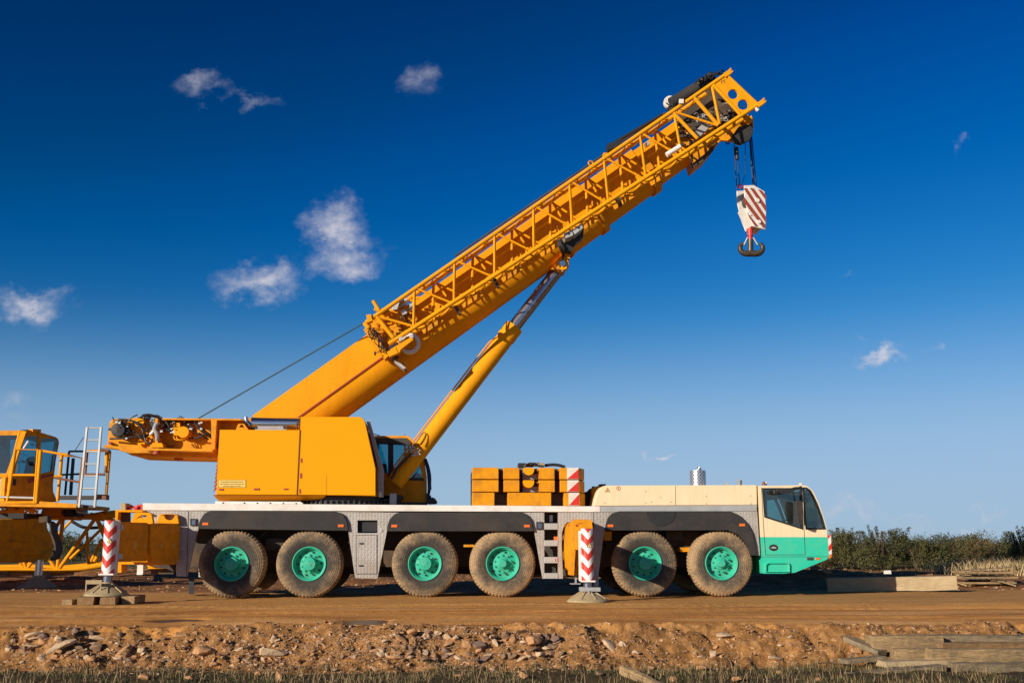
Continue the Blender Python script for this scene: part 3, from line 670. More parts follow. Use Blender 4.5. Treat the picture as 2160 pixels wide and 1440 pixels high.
# --- superstructure cabinet
b = MB(); b.prism([(463.3,905.8),(632.6,906.7),(626.3,1043),(455.8,1042.3)], .12, 1.0); sup = part(b, 'machinery_cabinet', YELC, bevel=.012)
b = MB(); b.prism([(634.6,878.6),(756,878.8),(762,879.8),(766,882.6),(770,889.8),(792,988),(792,1044.4),(627.4,1043)], .11, 1.0); rc = part(b, 'cabinet_door', YELC, sup, bevel=.012)
b = MB(); 
va = [P(463.3,906.5,.12),P(455.8,1042.3,.12)]; vb = [P(458.4,950,.12),P(448.8,1041.5,.12)]
vs = [va[0],va[1],Vector((vb[1].x,.42,vb[1].z)),Vector((vb[0].x,.42,vb[0].z)),Vector((va[0].x,.8,va[0].z))]
b.add(vs, [(0,1,2,3),(0,3,4)]); part(b, 'corner_panel', YELC, sup)
b = MB()
for k in range(9):
    t = k/9; x0 = 458.6-(9.0*t); y0 = 955+t*78
    a1 = P(x0+1.2,y0+8,.40); a2 = P(x0+5.6,y0+2.5,.13); e1 = a1-Vector((0,0,.045)); e2 = a2-Vector((0,0,.045))
    dx = Vector((-.012,-.012,0)); b.add([a1+dx,a2+dx,e2+dx,e1+dx,a1,a2,e2,e1],[(0,1,2,3),(7,6,5,4),(0,4,5,1),(3,2,6,7)])
part(b, 'vent_slots', REDB, sup)
# skirt leaning inwards below the cabinet
b = MB(); t0 = [P(449,1042.8,.13),P(686,1044.2,.13)]; t1 = [P(461,1056,.5),P(677,1054.4,.5)]
vs = [t0[0],t0[1],t1[1],t1[0],Vector((t0[0].x,2.8,t0[0].z)),Vector((t0[1].x,2.8,t0[1].z)),Vector((t1[1].x,2.5,t1[1].z)),Vector((t1[0].x,2.5,t1[0].z))]
b.add(vs, [(0,1,2,3),(4,7,6,5),(0,3,7,4),(1,5,6,2),(3,2,6,7),(0,4,5,1)]); part(b, 'lower_skirt', YELC, sup)
b = MB(); b.prism([(465,912),(760,890),(770,925),(786,1000),(786,1045),(465,1045)], 1.0, 2.75, ref=.9); part(b, 'machinery_frame', YELD, sup)
b = MB(); a = P(722,1056,1.5); b.cyl((a.x,1.5,P(722,1066,.2).z),(a.x,1.5,P(722,1046,.2).z),1.15,48)
for k in range(60):
    t = 2*math.pi*k/60; b.box(a.x+1.19*math.cos(t)-.02,a.x+1.19*math.cos(t)+.02,1.5+1.19*math.sin(t)-.02,1.5+1.19*math.sin(t)+.02,P(722,1064,.2).z,P(722,1054,.2).z)
part(b, 'slewing_ring', BLK, sup)
b = MB(); b.prism([(690,1045.5),(830,1046),(830,1056),(690,1055)], .9, 2.4); part(b, 'turntable_plate', DRK, sup)
b = MB()
for (x0,y0,x1,y1) in ((461.8,1030.3,470.6,1033.6),(535,1029,546.4,1032.8),(598,1029.4,606.6,1032.2),(634,966,637.2,975.2),(632.8,997.4,636.6,1008.4),(631,1031,634.2,1040.4)): b.rect(x0,y0,x1,y1,.1,.125)
part(b, 'latch', REDB, sup)
b = MB(); seam(b, [(633.6,906.5),(627,1043)], 1.0, .098, .125); seam(b, [(689,1002),(688.6,1043.5)], .5, .1075, .112); part(b, 'panel_seam', DRK, sup)
b = MB(); b.rect(460.4,1011.3,518.6,1027.8,.113,.121); sk = part(b, 'warning_sticker', DRK, sup)
b = MB(); b.rect(461,1011.9,518,1027.2,.109,.1135); part(b, 'sticker_face', STCK, sk)
for i, tx in enumerate(('Se prohibe terminantemente la', 'permanencia cerca de la grua, de', 'personas ajenas a la obra')):
    text(tx, 'sticker_text', 489.5, 1016.6 + i*4.5, .106, 2.6, DRK, sk, 'CENTER')
# chrome silencer on top
b = MB(); a = P(531,893.5,.75); c = P(633,893.8,.75); b.cyl(a,c,.145,36); si = part(b, 'exhaust_silencer', STL, sup)
b = MB(); b.rect(538,898,604,906.5,.4,.5); part(b, 'heat_shield', GRY, si)
b = MB(); a = P(519,879,.6); c = P(520,891,.6); b.cyl(a,c,.055,16); b.cyl(P(521,889,.6),P(528,897,.6),.05,14); b.cyl(P(526,896,.6),P(533,896,.7),.05,14); part(b, 'exhaust_elbow', STL, si)
b = MB()
for x in (539,600): b.cyl(P(x,901,.38),P(x,901,.42),.035,14)
b.path(smooth([P(627,903,.5),P(627,892,.5),P(630,888,.5),P(634,887,.5)],5),.02); part(b, 'silencer_bracket', DRK, si)
b = MB(); b.prism([(498,904),(502,894),(508,890.5),(514,892),(519,899),(525,907),(498,907)], .5, .62, holes=[[(504,901),(508,895),(512,896),(515,901)]]); part(b, 'lifting_eye', YELD, sup)
# grey cable tray on the front edge
b = MB(); b.prism([(773,888),(780,890),(808,990),(807,1047),(797.5,1047),(797.5,988)], .35, .75); part(b, 'cable_tray', GRY, sup, bevel=.01)
b = MB(); b.rect(777,886,781,893,.3,.4); b.rect(799,1036,805,1044,.32,.36); part(b, 'tray_bracket', LGRY, sup)
b = MB()
b.prism([(778,912),(786,918),(790,955),(795,985),(785,985)], .78, 1.1); b.prism([(793,1044),(848,1044),(842,1052),(839,1066),(820,1066),(820,1052),(793,1052)], .9, 2.2); part(b, 'boom_bracket', DRK, sup)
b = MB(); b.rect(822,1040,836,1064,.75,.95); part(b, 'support_leg', GRY, sup)
# hoist-side frame seen behind the silencer, and the rear beam carrying the winch drives
b = MB(); b.prism([(352,885.6),(515,886.8),(530,880),(640,880),(640,960),(456,966),(341.7,962.8),(278,960.4),(255,948.5),(226,945.6),(230.8,890),(235,885),(243,882.8),(300,880.6),(306,884)], .75, .9); rb = part(b, 'rear_beam', YELD, sup, bevel=.01)
b = MB(); b.prism([(352,885.6),(515,886.8),(515,890),(352,889)], .35, 2.3, ref=.75); b.prism([(341.7,948.5),(457,952),(457,956),(341.7,952.5)], .3, .75, ref=.75)
b.prism([(451,888),(463,888),(458,950),(452,950)], .3, .75, ref=.6); b.prism([(226,940),(256,943),(278,951),(341,952.5),(341,956),(278,957),(255,948.5),(226,945.6)], .45, .75, ref=.7)
b.prism([(332,884),(338,884),(338,946),(346,949),(346,952),(314,952),(316,944),(332,940)], .38, .75, ref=.6)
part(b, 'beam_flange', YELD, rb)
b = MB(); b.prism([(279,950),(341.7,954),(456,955),(456,965.5),(341.7,962.8),(280,960.4)], .9, 2.3, ref=.9); b.prism([(228,892),(236,886),(352,888),(515,890),(515,950),(340,950),(228,944)], 2.1, 2.25, ref=1.2); part(b, 'far_beam', YELD, rb)
b = MB(); b.prism([(280,890),(288,883),(299,878.6),(304,883),(307,890),(302,900),(290,900)], .6, .74, ref=.7); b.disc(297.5,933,8,.66,.76,24); b.disc(361,938,4,.7,.76,16); part(b, 'beam_plate', YEL, rb, bevel=.006)
b = MB()
for (x,y,r_) in ((231.5,934,3),(312,943,2.6),(361.5,938.5,2.4),(229,943,1.6),(240,943,1.6),(286,887,1.4)): b.disc(x,y,r_,.63,.745,12)
part(b, 'bore_hole', REDB, rb)
b = MB(); c = P(252,907,.55); b.lathe([(.02,-.15),(.15,-.14),(.17,-.05),(.165,.15)], c, n=24)
c = P(262,910,.6); b.lathe([(.02,-.1),(.12,-.1),(.14,.1)], c, n=20); b.disc(323,892,7,.4,.6,16); b.rect(228,903,240,907,.5,.6)
for i in range(46):
    x = rnd.choice((248,255,262,310,325,340,350)) + rnd.uniform(-12,12); y = rnd.uniform(886,915); n = rnd.randint(3,5); xx = x; yy = y; pts = []
    for k in range(n): pts.append(P(xx,yy,rnd.uniform(.38,.66))); xx += rnd.uniform(-9,12); yy += rnd.uniform(-8,9)
    b.path(smooth(pts,4), rnd.uniform(.010,.02), 6)
for (a_,b_,c_,d_) in (((255,885.5),(285,889),(300,902),(318,915)),((232,925),(262,924),(290,920),(318,915)),((250,884),(275,886),(292,896),(305,906)),((296,880),(312,873.6),(325,877),(340,884)),
                      ((300,876),(306,874),(316,875),(330,880)),((396,886.5),(415,890),(432,908),(446,918)),((392,888),(412,894),(428,912),(447,922)),((398,924),(420,922),(436,914),(450,928)),((446,912),(452,925),(458,940),(462,946)),((443,905),(449,918),(456,934),(461,944)),
                      ((388,890),(404,900),(416,912),(440,926)),((272,905),(290,916),(300,925),(312,918)),((340,880),(352,892),(358,903),(364,912)),((300,905),(308,930),(318,935),(322,925))):
    b.path(smooth([P(a_[0],a_[1],.6),P(b_[0],b_[1],.5),P(c_[0],c_[1],.5),P(d_[0],d_[1],.62)],6), .021, 8)
b.rect(373,880,378,886,.5,.62); b.prism([(376,876),(381,877),(394,884.5),(388,886)], .5,.7); b.rect(303,873.5,312,882,.55,.8); b.rect(310,874,332,877,.6,.9)
part(b, 'hydraulic_hoses', CRK, rb)
b = MB(); b.path(smooth([P(330,893,.42),P(326,905,.36),P(331,914,.36),P(332,925,.4),P(331,938,.5)],6), .05, 10); part(b, 'hose_sleeve', GRY, rb)
b = MB(); b.path(smooth([P(317,916,.42),P(322,911,.4),P(328,901,.4)],6), .035, 8); part(b, 'hose_sleeve', LGRY, rb)
b = MB(); b.prism([(366,892),(379,891),(382,918),(366,918)], .45, .7); c = P(389,912,.55); b.cyl((c.x,.42,c.z),(c.x,.75,c.z),.13,20)
for (x,y) in ((372,924),(378,924)): b.path(smooth([P(x-6,920,.44),P(x-3,926,.42),P(x+6,928,.42),P(x+14,925,.5)],4),.015,6)
b.prism([(322,933),(342,934),(345,943),(318,943)], .34, .7); vb_ = part(b, 'valve_block', YEL, rb, bevel=.006)
b = MB(); c = P(331,951,.5); b.cyl((c.x,c.y,c.z-.07),c,.09,16); c = P(377,968,1.2); b.cyl((c.x,c.y,c.z-.02),(c.x,c.y,c.z+.06),.1,14); part(b, 'pin_foot', REDB, rb)
b = MB()
for i in range(40):
    x = rnd.choice((247,256,331,350,372,400,430)) + rnd.uniform(-14,14); y = rnd.uniform(887,925); c = P(x,y,rnd.uniform(.36,.5)); s_ = rnd.uniform(.008,.022); b.box(c.x-s_*1.5,c.x+s_,c.y,c.y+.03,c.z-s_,c.z+s_)
part(b, 'pipe_fittings', LGRY, rb)

# --- operator cab on the far side
b = MB()
oc = [(790,918.8),(856,918.2),(868,923),(876,937),(893.7,965),(899,1002),(899.5,1062.5),(790,1062.5)]
h1 = [(795,925),(795,996),(819,996),(819,933),(856,933),(860,927),(856,925)]
b.prism([(790,918.8),(856,918.2),(864,920.6),(871,927),(876,937),(893.7,965),(899,1002),(899.5,1059),(790,1059)], 2.05, 2.1, ref=2.05,
        holes=[[(794,935),(794,997),(818.5,997),(818.5,935)], [(829.5,937),(829.5,985),(852,985),(852,937)], [(856,937),(856,1007),(890.5,1007),(884,975),(866,937)]])
b.prism([(790,918.8),(856,918.2),(864,920.6),(871,927),(876,937),(893.7,965),(899,1002),(899.5,1059),(790,1059)], 2.95, 3.0, ref=2.05,
        holes=[[(794,928),(794,1000),(818.5,1000),(818.5,928)], [(826,928),(826,1000),(858,1000),(858,928)], [(862,932),(862,1003),(889.5,1003),(884,975),(868,937)]])
b.prism([(790,918.8),(856,918.2),(864,920.6),(871,927),(868,929),(856,923),(790,923.4)], 2.1, 2.95, ref=2.05)
b.prism([(896,1004),(899,1004),(899.5,1059),(896,1059)], 2.1, 2.95, ref=2.05); b.prism([(790,1010),(896,1010),(896,1059),(790,1059)], 2.1, 2.95, ref=2.05)
opc = part(b, 'operator_cab', YELD, sup)
b = MB(); b.prism([(791,923.5),(858,923.5),(868,932),(868,939),(791,936)], 2.03, 2.06, ref=2.05); b.prism([(818.4,935),(829.6,935),(829.6,1010),(818.4,1010)], 2.03, 2.08, ref=2.05); b.prism([(862,1007),(893,1007),(895,1014),(858,1012)], 2.03, 2.06, ref=2.05); part(b, 'window_frame', DRK, opc)
b = MB(); b.prism([(792,930),(792,1008),(892,1008),(884,972),(866,936),(858,930)], 2.07, 2.08, ref=2.05); part(b, 'window_pane', GLT, opc)
b = MB(); b.prism([(800,1010),(815,1010),(812,975),(803,975)], 2.4, 2.8, ref=2.05); b.prism([(870,1002),(880,995),(894,1003),(894,1010),(868,1010)], 2.2, 2.9, ref=2.05); part(b, 'seat_and_console', SEAT, opc)
b = MB(); b.prism([(792,1059),(901,1059.5),(901,1065),(792,1065)], 2.0, 3.0, ref=2.0); b.prism([(899,1040),(903,1040),(903,1060),(899,1060)], 2.0, 2.7, ref=2.0)
b.prism([(903,1052),(912,1048),(918,1051),(922,1057),(920,1060),(903,1061)], 2.0, 2.9, ref=2.0); b.rect(901,1044,909,1050,2.1,2.6); part(b, 'cab_step', BLK, opc)
b = MB()
for k in range(4): b.path(smooth([P(893+k*2,964+k,2.05),P(899+k*2,985,2.0),P(902+k*2.2,1005,2.0),P(903+k*1.6,1030,2.0),P(902+k,1046,2.05)],5), .014, 6)
b.rect(902,1023,910,1032,1.95,2.1); part(b, 'front_hose', BLU, opc)
b = MB(); b.rect(853,914.5,854.4,918.6,2.4,2.45); b.path([P(789,915,1.6),P(800,918,2.1)], .015,6); part(b, 'aerial', LGRY, opc)

# --- luffing cylinder
YCY = 1.5
A0 = P(832,1019,YCY); A1 = P(1084,690,YCY); A2 = P(1184,560.4,YCY); dA = (A1-A0).normalized()
b = MB(); b.cyl(A0, A1, .215, 48); b.cyl(A1-dA*.35, A1+dA*.02, .232, 48); cy = part(b, 'lift_cylinder', YEL, bevel=.01)
b = MB(); b.cyl(A1, A2-dA*.1, .158, 40); rod = part(b, 'piston_rod', CHR, cy)
for s_ in (-1, 1):
    b = MB(); sgn = Vector((-dA.z,0,dA.x))*1.0
sd_ = Vector((-dA.z, 0, dA.x)); 
b = MB(); b.path([A0+dA*.3+sd_*.25-Vector((0,.08,0)), A1-dA*.7+sd_*.25-Vector((0,.08,0)), A1-dA*.5+sd_*.2-Vector((0,.08,0))], .02, 8); part(b, 'oil_pipe', YEL, cy)
b = MB(); B1 = P(872,950,1.25)
b.path(smooth([P(868,945,1.2),P(884,925,1.22),P(893,912,1.25),P(899,916,1.25),P(896,926,1.22),P(888,938,1.2)],6), .012, 6); b.path(smooth([P(870,952,1.2),P(855,970,1.2),P(838,988,1.2),P(826,1010,1.2)],5), .03, 8); part(b, 'cylinder_hose', CRK, cy)
b = MB(); b.prism([(866,951),(873,941),(883,944),(874,957)], 1.18, 1.3); part(b, 'valve_block', YEL, cy, bevel=.006)
b = MB()
for i in range(16): c = P(rnd.uniform(866,886),rnd.uniform(940,963),1.2); s_ = rnd.uniform(.01,.025); b.box(c.x-s_,c.x+s_,1.16,1.2,c.z-s_,c.z+s_)
part(b, 'pipe_fittings', LGRY, cy)

# --- telescopic boom
L1 = P(735,878,YC); L2 = P(1506,323,YC); bd = (L2-L1); bd.y = 0; bd.normalize(); bn = Vector((-bd.z,0,bd.x))
if bn.z < 0: bn = -bn
HW = .58
BH = (P(770,707,YC-HW)-L1).dot(bn)
def bu(px,py,y=YC): return (P(px,py,y)-L1).dot(bd)
def bxyz(u,v,y): q = L1 + bd*u + bn*v; return Vector((q.x, y, q.z))
def section(b_, st, hw, v0, split=.47):
    ns = 14; vs = []
    for (u, vt) in st:
        vm = v0 + (BH-v0)*split
        ring = [(v_, y_) for (v_, y_) in ((vt,YC+hw),(min(vm,vt),YC+hw))]
        for k in range(1, ns): a_ = math.pi*k/ns; ring.append((vm-(vm-v0)*math.sin(a_)**.95, YC+hw*math.copysign(abs(math.cos(a_))**.95, math.cos(a_))))
        ring += [(min(vm,vt),YC-hw),(vt,YC-hw)]
        vs += [bxyz(u,v_,y_) for (v_,y_) in ring]
    n = ns+3; fs = [(i*n+k,i*n+(k+1)%n,(i+1)*n+(k+1)%n,(i+1)*n+k) for i in range(len(st)-1) for k in range(n)]
    fs += [tuple(range(n))[::-1], tuple((len(st)-1)*n+k for k in range(n))]
    b_.add(vs, fs)
e1 = bu(1279,487); e2 = bu(1386,409); e3 = bu(1494,330)
uA = bu(526,884,YC-HW); uB = bu(590,838,YC-HW)
b = MB(); section(b, [(-1.6,BH*.35),(uA+.1,(P(527,880,YC-HW)-L1).dot(bn)),(uB+.15,BH-.01),(e1,BH)], HW, 0); boom = part(b, 'boom', YEL, bevel=.012)
b = MB(); section(b, [(e1-.1,BH-.05),(e2,BH-.05)], HW-.035, .06); part(b, 'boom_section', YEL, boom, bevel=.01)
b = MB(); section(b, [(e2-.1,BH-.10),(e3+.1,BH-.10)], HW-.07, .12); part(b, 'boom_section', YEL, boom, bevel=.01)
for (u,wd,gr,v0) in ((e1-.08,.16,.05,0),(e2-.05,.2,.05,.05),(bu(1195,547)+.15,.08,.04,0)):
    b = MB(); hw = HW + gr - v0*.5
    vm = BH*.47
    pts = lambda g: [(BH*.75,YC-hw-g),(vm,YC-hw-g)] + [(vm-(vm-v0+gr+g)*math.sin(math.pi*k/14)**.95, YC-(hw+g)*math.copysign(abs(math.cos(math.pi*k/14))**.95,math.cos(math.pi*k/14))) for k in range(1,14)] + [(vm,YC+hw+g),(BH*.75,YC+hw+g)]
    r0 = pts(0); r1 = pts(-.045); n = len(r0)
    vs = [bxyz(u,v_,y_) for v_,y_ in r0]+[bxyz(u+wd,v_,y_) for v_,y_ in r0]+[bxyz(u,v_,y_) for v_,y_ in r1]+[bxyz(u+wd,v_,y_) for v_,y_ in r1]
    fs = []
    for k in range(n-1): fs += [(k,k+1,n+k+1,n+k),(2*n+k,3*n+k,3*n+k+1,2*n+k+1),(k,2*n+k,2*n+k+1,k+1),(n+k,n+k+1,3*n+k+1,3*n+k)]
    fs += [(0,n,3*n,2*n),(n-1,3*n-1,4*n-1,2*n-1)]
    b.add(vs, fs); part(b, 'boom_collar', YELD, boom)
b = MB()    # stiffening line and cable running along the flat side
for v_ in (.47,.455): b.path([bxyz(bu(632,878,YC-HW)-.5, BH*v_, YC-HW-.02), bxyz(bu(815,748,YC-HW), BH*v_, YC-HW-.02)], .010, 6)
part(b, 'side_cable', REDB, boom)
b = MB(); ua, ub = bu(600,850,YC-HW), bu(815,748,YC-HW)
for i in range(90): c = bxyz(rnd.uniform(ua,ub), BH*rnd.uniform(.52,.7), YC-HW-.001); b.box(c.x-.012,c.x+.006,c.y-.003,c.y,c.z-.004,c.z+.004)
part(b, 'weld_marks', YELD, boom)
# cylinder pivot
b = MB(); c = A2
for yy in (.86,): 
    b.prism([(1184.4+13.5*math.cos(R(k)),560.4+13.5*math.sin(R(k))) for k in range(0,360,15)], .98, 1.3, ref=1.2); b.prism([(1176,552),(1186,538),(1195,548),(1199,566),(1192,572)], 1.02, 1.3, ref=1.2)
pv = part(b, 'pivot_bracket', YEL, boom, bevel=.01)
b = MB(); b.cyl(P(1184.4,560.4,1.2)-Vector((0,.26,0)), P(1184.4,560.4,1.2), .075, 24); part(b, 'pivot_pin', STL, pv)
b = MB(); b.prism([(1158,572),(1180,548),(1200,548),(1196,566),(1190,578)], 1.25, 1.75, ref=1.5); part(b, 'pivot_lug', YELD, pv)
b = MB()
for k in range(5): a_ = k*72+10; b.disc(1184.4+11*math.cos(R(a_)),560.4+11*math.sin(R(a_)),1.5,.965,.99,8)
part(b, 'pivot_bolts', LGRY, pv)
# grey latch blocks where the jib is pinned
b = MB(); b.prism([(1189.6,492),(1206,484.6),(1209.6,496),(1194,502.5)], .15, .62); b.prism([(1207,486),(1226.5,470.4),(1230,480.6),(1213,494)], .15, .62); lk = part(b, 'jib_latch', LGRY, boom, bevel=.008)
b = MB(); b.disc(1199.5,492.6,2.4,.135,.16,12); b.disc(1220.4,480,2.4,.135,.16,12)
b.prism([(1184,500),(1212,494),(1232,482),(1230,500),(1215,512),(1206,530),(1190,526),(1184,512)], .62, .95)
for i in range(10): b.path(smooth([P(1177+rnd.uniform(-2,3),505,.5),P(1182+rnd.uniform(-4,4),520,.45),P(1188+rnd.uniform(-3,3),534,.6),P(1187,548,.9)],4), .012, 6)
part(b, 'latch_cavity', BLK, lk)
# boom head with sheaves
b = MB()
for y0 in (.93, 1.98):
    b.prism([(1440,302),(1452,278),(1540,262),(1572,240),(1588,248),(1590,268),(1583,290),(1560,306),(1546,298),(1520,296),(1494,332),(1468,352)], y0, y0+.09, ref=y0)
b.prism([(1466,352),(1494,330),(1520,296),(1516,290),(1460,330)], 1.02, 1.98, ref=1.2)
hd = part(b, 'boom_head', YELD, boom, bevel=.01)
b = MB(); b.prism([(1425,262),(1440,236),(1495,184),(1513,176),(1556,228),(1566,246),(1540,261),(1452,277)], .90, 1.97, ref=.95); b.prism([(1462,352),(1478,344),(1505,318),(1510,298),(1490,322),(1462,344)], .85, .92); part(b, 'head_plate', CHA, hd)  # dark plate colour also stands for shade in the head cavity
for k in range(4):
    b = MB(); c = P(1567,282,1.15+.22*k); b.lathe([(.04,-.05),(.21,-.045),(.235,-.03),(.215,0),(.235,.03),(.21,.045),(.04,.05)], c, n=32); part(b, 'sheave', BLK, hd)
b = MB(); c = P(1555,292,.8); b.prism([(1541,292),(1556,270),(1585,262),(1588,280),(1580,297),(1562,306),(1548,302)], .80, .9, ref=.85); part(b, 'sheave_guard', FND, hd, bevel=.01)
b = MB(); b.prism([(1572,256),(1580,248),(1584,245),(1586,252),(1590,254),(1584,260),(1574,260)], .7, .8, ref=.75); part(b, 'head_lug', YEL, hd)
b = MB(); b.lathe([(.03,0),(.05,-.01),(.06,.01),(.03,.02)], P(1535,300,1.2), n=12); b.lathe([(.03,0),(.05,-.01),(.06,.01),(.03,.02)], P(1459,350,1.0), n=12); b.rect(1457,322,1460,346,.9,.93); part(b, 'shackle', CRK, hd)
b = MB()
for i in range(60):
    x = rnd.uniform(1430,1560); y = 300-(x-1430)*.55+rnd.uniform(-45,25); c = P(x,y,rnd.uniform(.75,.92)); s_ = rnd.uniform(.012,.05); b.box(c.x-s_,c.x+s_*1.6,c.y,c.y+.06,c.z-s_,c.z+s_*.7)
part(b, 'head_fittings', DRK, hd)
b = MB()
for i in range(26):
    x = rnd.choice((1480,1510,1530,1545)) + rnd.uniform(-14,14); y = 256-(x-1480)*.25+rnd.uniform(-24,10); pts = [P(x+k*rnd.uniform(-3,7),y+rnd.uniform(-7,7),.72+rnd.uniform(-.08,.06)) for k in range(4)]; b.path(smooth(pts,4), .009, 5)
part(b, 'head_wiring', LGRY, hd)
b = MB(); b.prism([(1462,280),(1480,263),(1496,270),(1474,291)], .6, .75); part(b, 'control_box', GRY, hd, bevel=.01)
# hose drum, long black roller and rope guide on top of the boom
b = MB(); b.cyl(P(1416,219,1.6), P(1504,166,1.6), .16, 28); part(b, 'auxiliary_roller', FND, boom, bevel=.01)
b = MB(); c = P(1414,216,1.78); b.lathe([(.06,-.03),(.17,-.03),(.175,0),(.17,.09),(.06,.09)], c, n=32); part(b, 'white_drum', WHT, boom)
b = MB()
for i in range(30): x = rnd.uniform(1466,1520); y = 178-(x-1466)*.42+rnd.uniform(-5,3); b.path(smooth([P(x,y,1.3),P(x+rnd.uniform(-8,8),y-rnd.uniform(2,10),1.35),P(x+rnd.uniform(-5,12),y+rnd.uniform(-5,3),1.4)],4), .018, 6)
for i in range(16): x = rnd.uniform(1403,1420); y = rnd.uniform(218,234); b.path(smooth([P(x,y,1.1),P(x+rnd.uniform(-6,6),y+rnd.uniform(-5,6),1.1),P(x+rnd.uniform(-5,9),y+rnd.uniform(-2,7),1.2)],4), .015, 6)
part(b, 'roller_hoses', CRK, boom)
b = MB(); b.cyl(P(1398,242,1.3), P(1298,300,1.3), .045, 12); b.prism([(1282,302),(1304,298),(1308,292),(1316,296),(1302,312),(1284,314)], 1.1, 1.5); part(b, 'rope_guide', BLK, boom)
b = MB(); b.rect(1273,322,1282,329,1.1,1.3); b.lathe([(.055,0),(.075,-.02),(.055,-.04),(.035,-.02),(.055,0)], P(1246,345,1.0), n=18); part(b, 'guide_bracket', YELD, boom)
b = MB(); b.path([P(1310,300,1.6), P(1404,238,1.6)], .03,8); b.path([P(960,540,1.6), P(1280,322,1.6)], .025,8); part(b, 'boom_top_pipe', DRK, boom)

# --- lattice jib folded against the boom
YJ, YK = .10, .66
T0, T1 = (772,680), (1530,158.5); Q0, Q1 = (820,725.5), (1600,220.5)
lin = lambda a, b_, x: a[1] + (b_[1]-a[1])*(x-a[0])/(b_[0]-a[0])
b = MB(); b.cyl(P(*T0,YJ), P(*T1,YJ), .050, 16); jib = part(b, 'lattice_jib', YEL)
def trans(p): return Vector((p.x, p.y + (YK-YJ), p.z))
Tn = lambda x: P(x, lin(T0,T1,x), YJ); Qn = lambda x: P(x, lin(Q0,Q1,x), YJ)
b = MB(); b.cyl(P(*Q0,YJ), P(*Q1,YJ), .052, 16); part(b, 'chord', YEL, jib)
b = MB(); b.cyl(trans(Tn(800)), trans(Tn(1500)), .052, 14); part(b, 'chord', YEL, jib)
b = MB(); b.cyl(trans(Qn(830)), trans(Qn(1590)), .052, 14); part(b, 'chord', YEL, jib)
posts = [(874,872),(958.5,957.5),(1043,1043),(1125,1126),(1201,1206.5),(1273.5,1283),(1349.5,1362),(1421,1437)]
def brace(p, q, r, nm='brace'): bb = MB(); bb.cyl(p, q, r, 10); return part(bb, nm, YEL, jib)
for i, (xt, xq) in enumerate(posts):
    brace(Tn(xt), Qn(xq), .030)
    brace(P(xt+2,lin(T0,T1,xt)+2,YJ+.28), P(xq+2,lin(Q0,Q1,xq),YJ+.28), .016)
    if i < len(posts)-1: brace(Tn(xt+3), Qn(posts[i+1][1]-4), .026)
    # far truss, mirrored pattern
    xo = 40
    if i < len(posts)-1:
        brace(trans(Tn(xt+xo)), trans(Qn(xq+xo)), .034)
        brace(trans(Tn(xt+xo+3)), trans(Qn(xq+xo+(posts[i+1][0]-xt)*.55)), .028); brace(trans(Tn(xt+xo)), trans(Qn(posts[i+1][1]+30)), .028)
        # top and bottom zigzags across the width
        brace(Tn(xt), trans(Tn(xt+xo)), .018); brace(trans(Tn(xt+xo)), Tn(posts[i+1][0]), .018)
        brace(Qn(xq), trans(Qn(xq+xo)), .02); brace(trans(Qn(xq+xo)), Qn(posts[i+1][1]), .02)
for (a_, b_, r_) in (((795,668),(830,712),.05),((800,668),(869,687),.03),((1421,239),(1471,292),.045),((1425,237),(1513,265),.03),((1463,205),(1514.7,264),.048),((1501,178),(1518,262),.034)):
    brace(P(*a_,YJ), P(*b_,YJ), r_)
b = MB(); hl = lambda cx,cy,r_: [(cx+r_*math.cos(2*math.pi*k/28),cy+r_*math.sin(2*math.pi*k/28)) for k in range(28)]
b.prism([(1503,178),(1530,156.5),(1596,218),(1561,240)], YJ-.02, YJ+.04, holes=[hl(1545.8,198.8,10.5), hl(1567,220.8,11.2)]); ep = part(b, 'end_plate', YEL, jib, bevel=.004)
b = MB(); b.cyl(P(1530,156.5,YJ),P(1596,219,YJ),.045,12); b.cyl(P(1503,178,YJ),P(1561,241,YJ),.045,12); part(b, 'plate_rim', YEL, ep)
b = MB()
for (x,y) in ((1521,173),(1526,171)): seam(b, [(x+3,y-3),(x,y),(x+3,y+4)], 1, YJ-.028, YJ-.018)
part(b, 'plate_mark', DRK, ep)
for (tip, s_) in (((1530,158),1),((1600,221),1)):
    b = MB(); x, y = tip
    b.prism([(x-3,y-4),(x+6,y-10),(x+10,y-14),(x+13,y-15),(x+13,y-11),(x+11,y-8),(x+14,y-9),(x+17,y-10),(x+16,y-6),(x+10,y-1),(x+1,y+5)], YJ-.06, YJ+.06); part(b, 'clevis', YEL, jib, bevel=.006)
b = MB(); b.cyl(P(1592,227,YJ),P(1599,233.5,YJ),.045,12); b.rect(1433,209,1442,218,YJ-.1,YJ-.04); b.cyl(P(1406,327,YJ-.004),P(1435,309,YJ-.004),.0605,14)
wf = part(b, 'painted_sleeve', WHT, jib)
b = MB()     # cables looped along the chords
for i in range(17):
    x = 880+i*37; c1 = Qn(x); c2_ = Qn(x+18); c3 = Qn(x+34); b.path(smooth([c1+Vector((0,.1,-.06)), c2_+Vector((0,.16,-.14)), c3+Vector((0,.1,-.07))],4), .014, 6)
    c1 = Tn(x); c2_ = Tn(x+18); c3 = Tn(x+34); b.path(smooth([c1+Vector((0,.1,-.05)), c2_+Vector((0,.2,-.16)), c3+Vector((0,.1,-.05))],4), .010, 6)
part(b, 'jib_cable', YELD, jib)
b = MB()     # intermediate plates and boxes of the bottom plane
for i,(xt,xq) in enumerate(posts[:-1]):
    for dx in (18,):
        a_ = trans(Qn(xq+dx)); c_ = trans(Qn(xq+dx+42)); b.beam(a_+Vector((0,.0,-.1)), c_+Vector((0,0,-.1)), .14, .05)
part(b, 'support_rail', YELD, jib)
b = MB()
for (x,y) in ((1043,592),(961,649),(1302,419)): b.prism([(x-4,y-4),(x+3,y-6),(x+11,y+12),(x+8,y+14)], .25, .45)
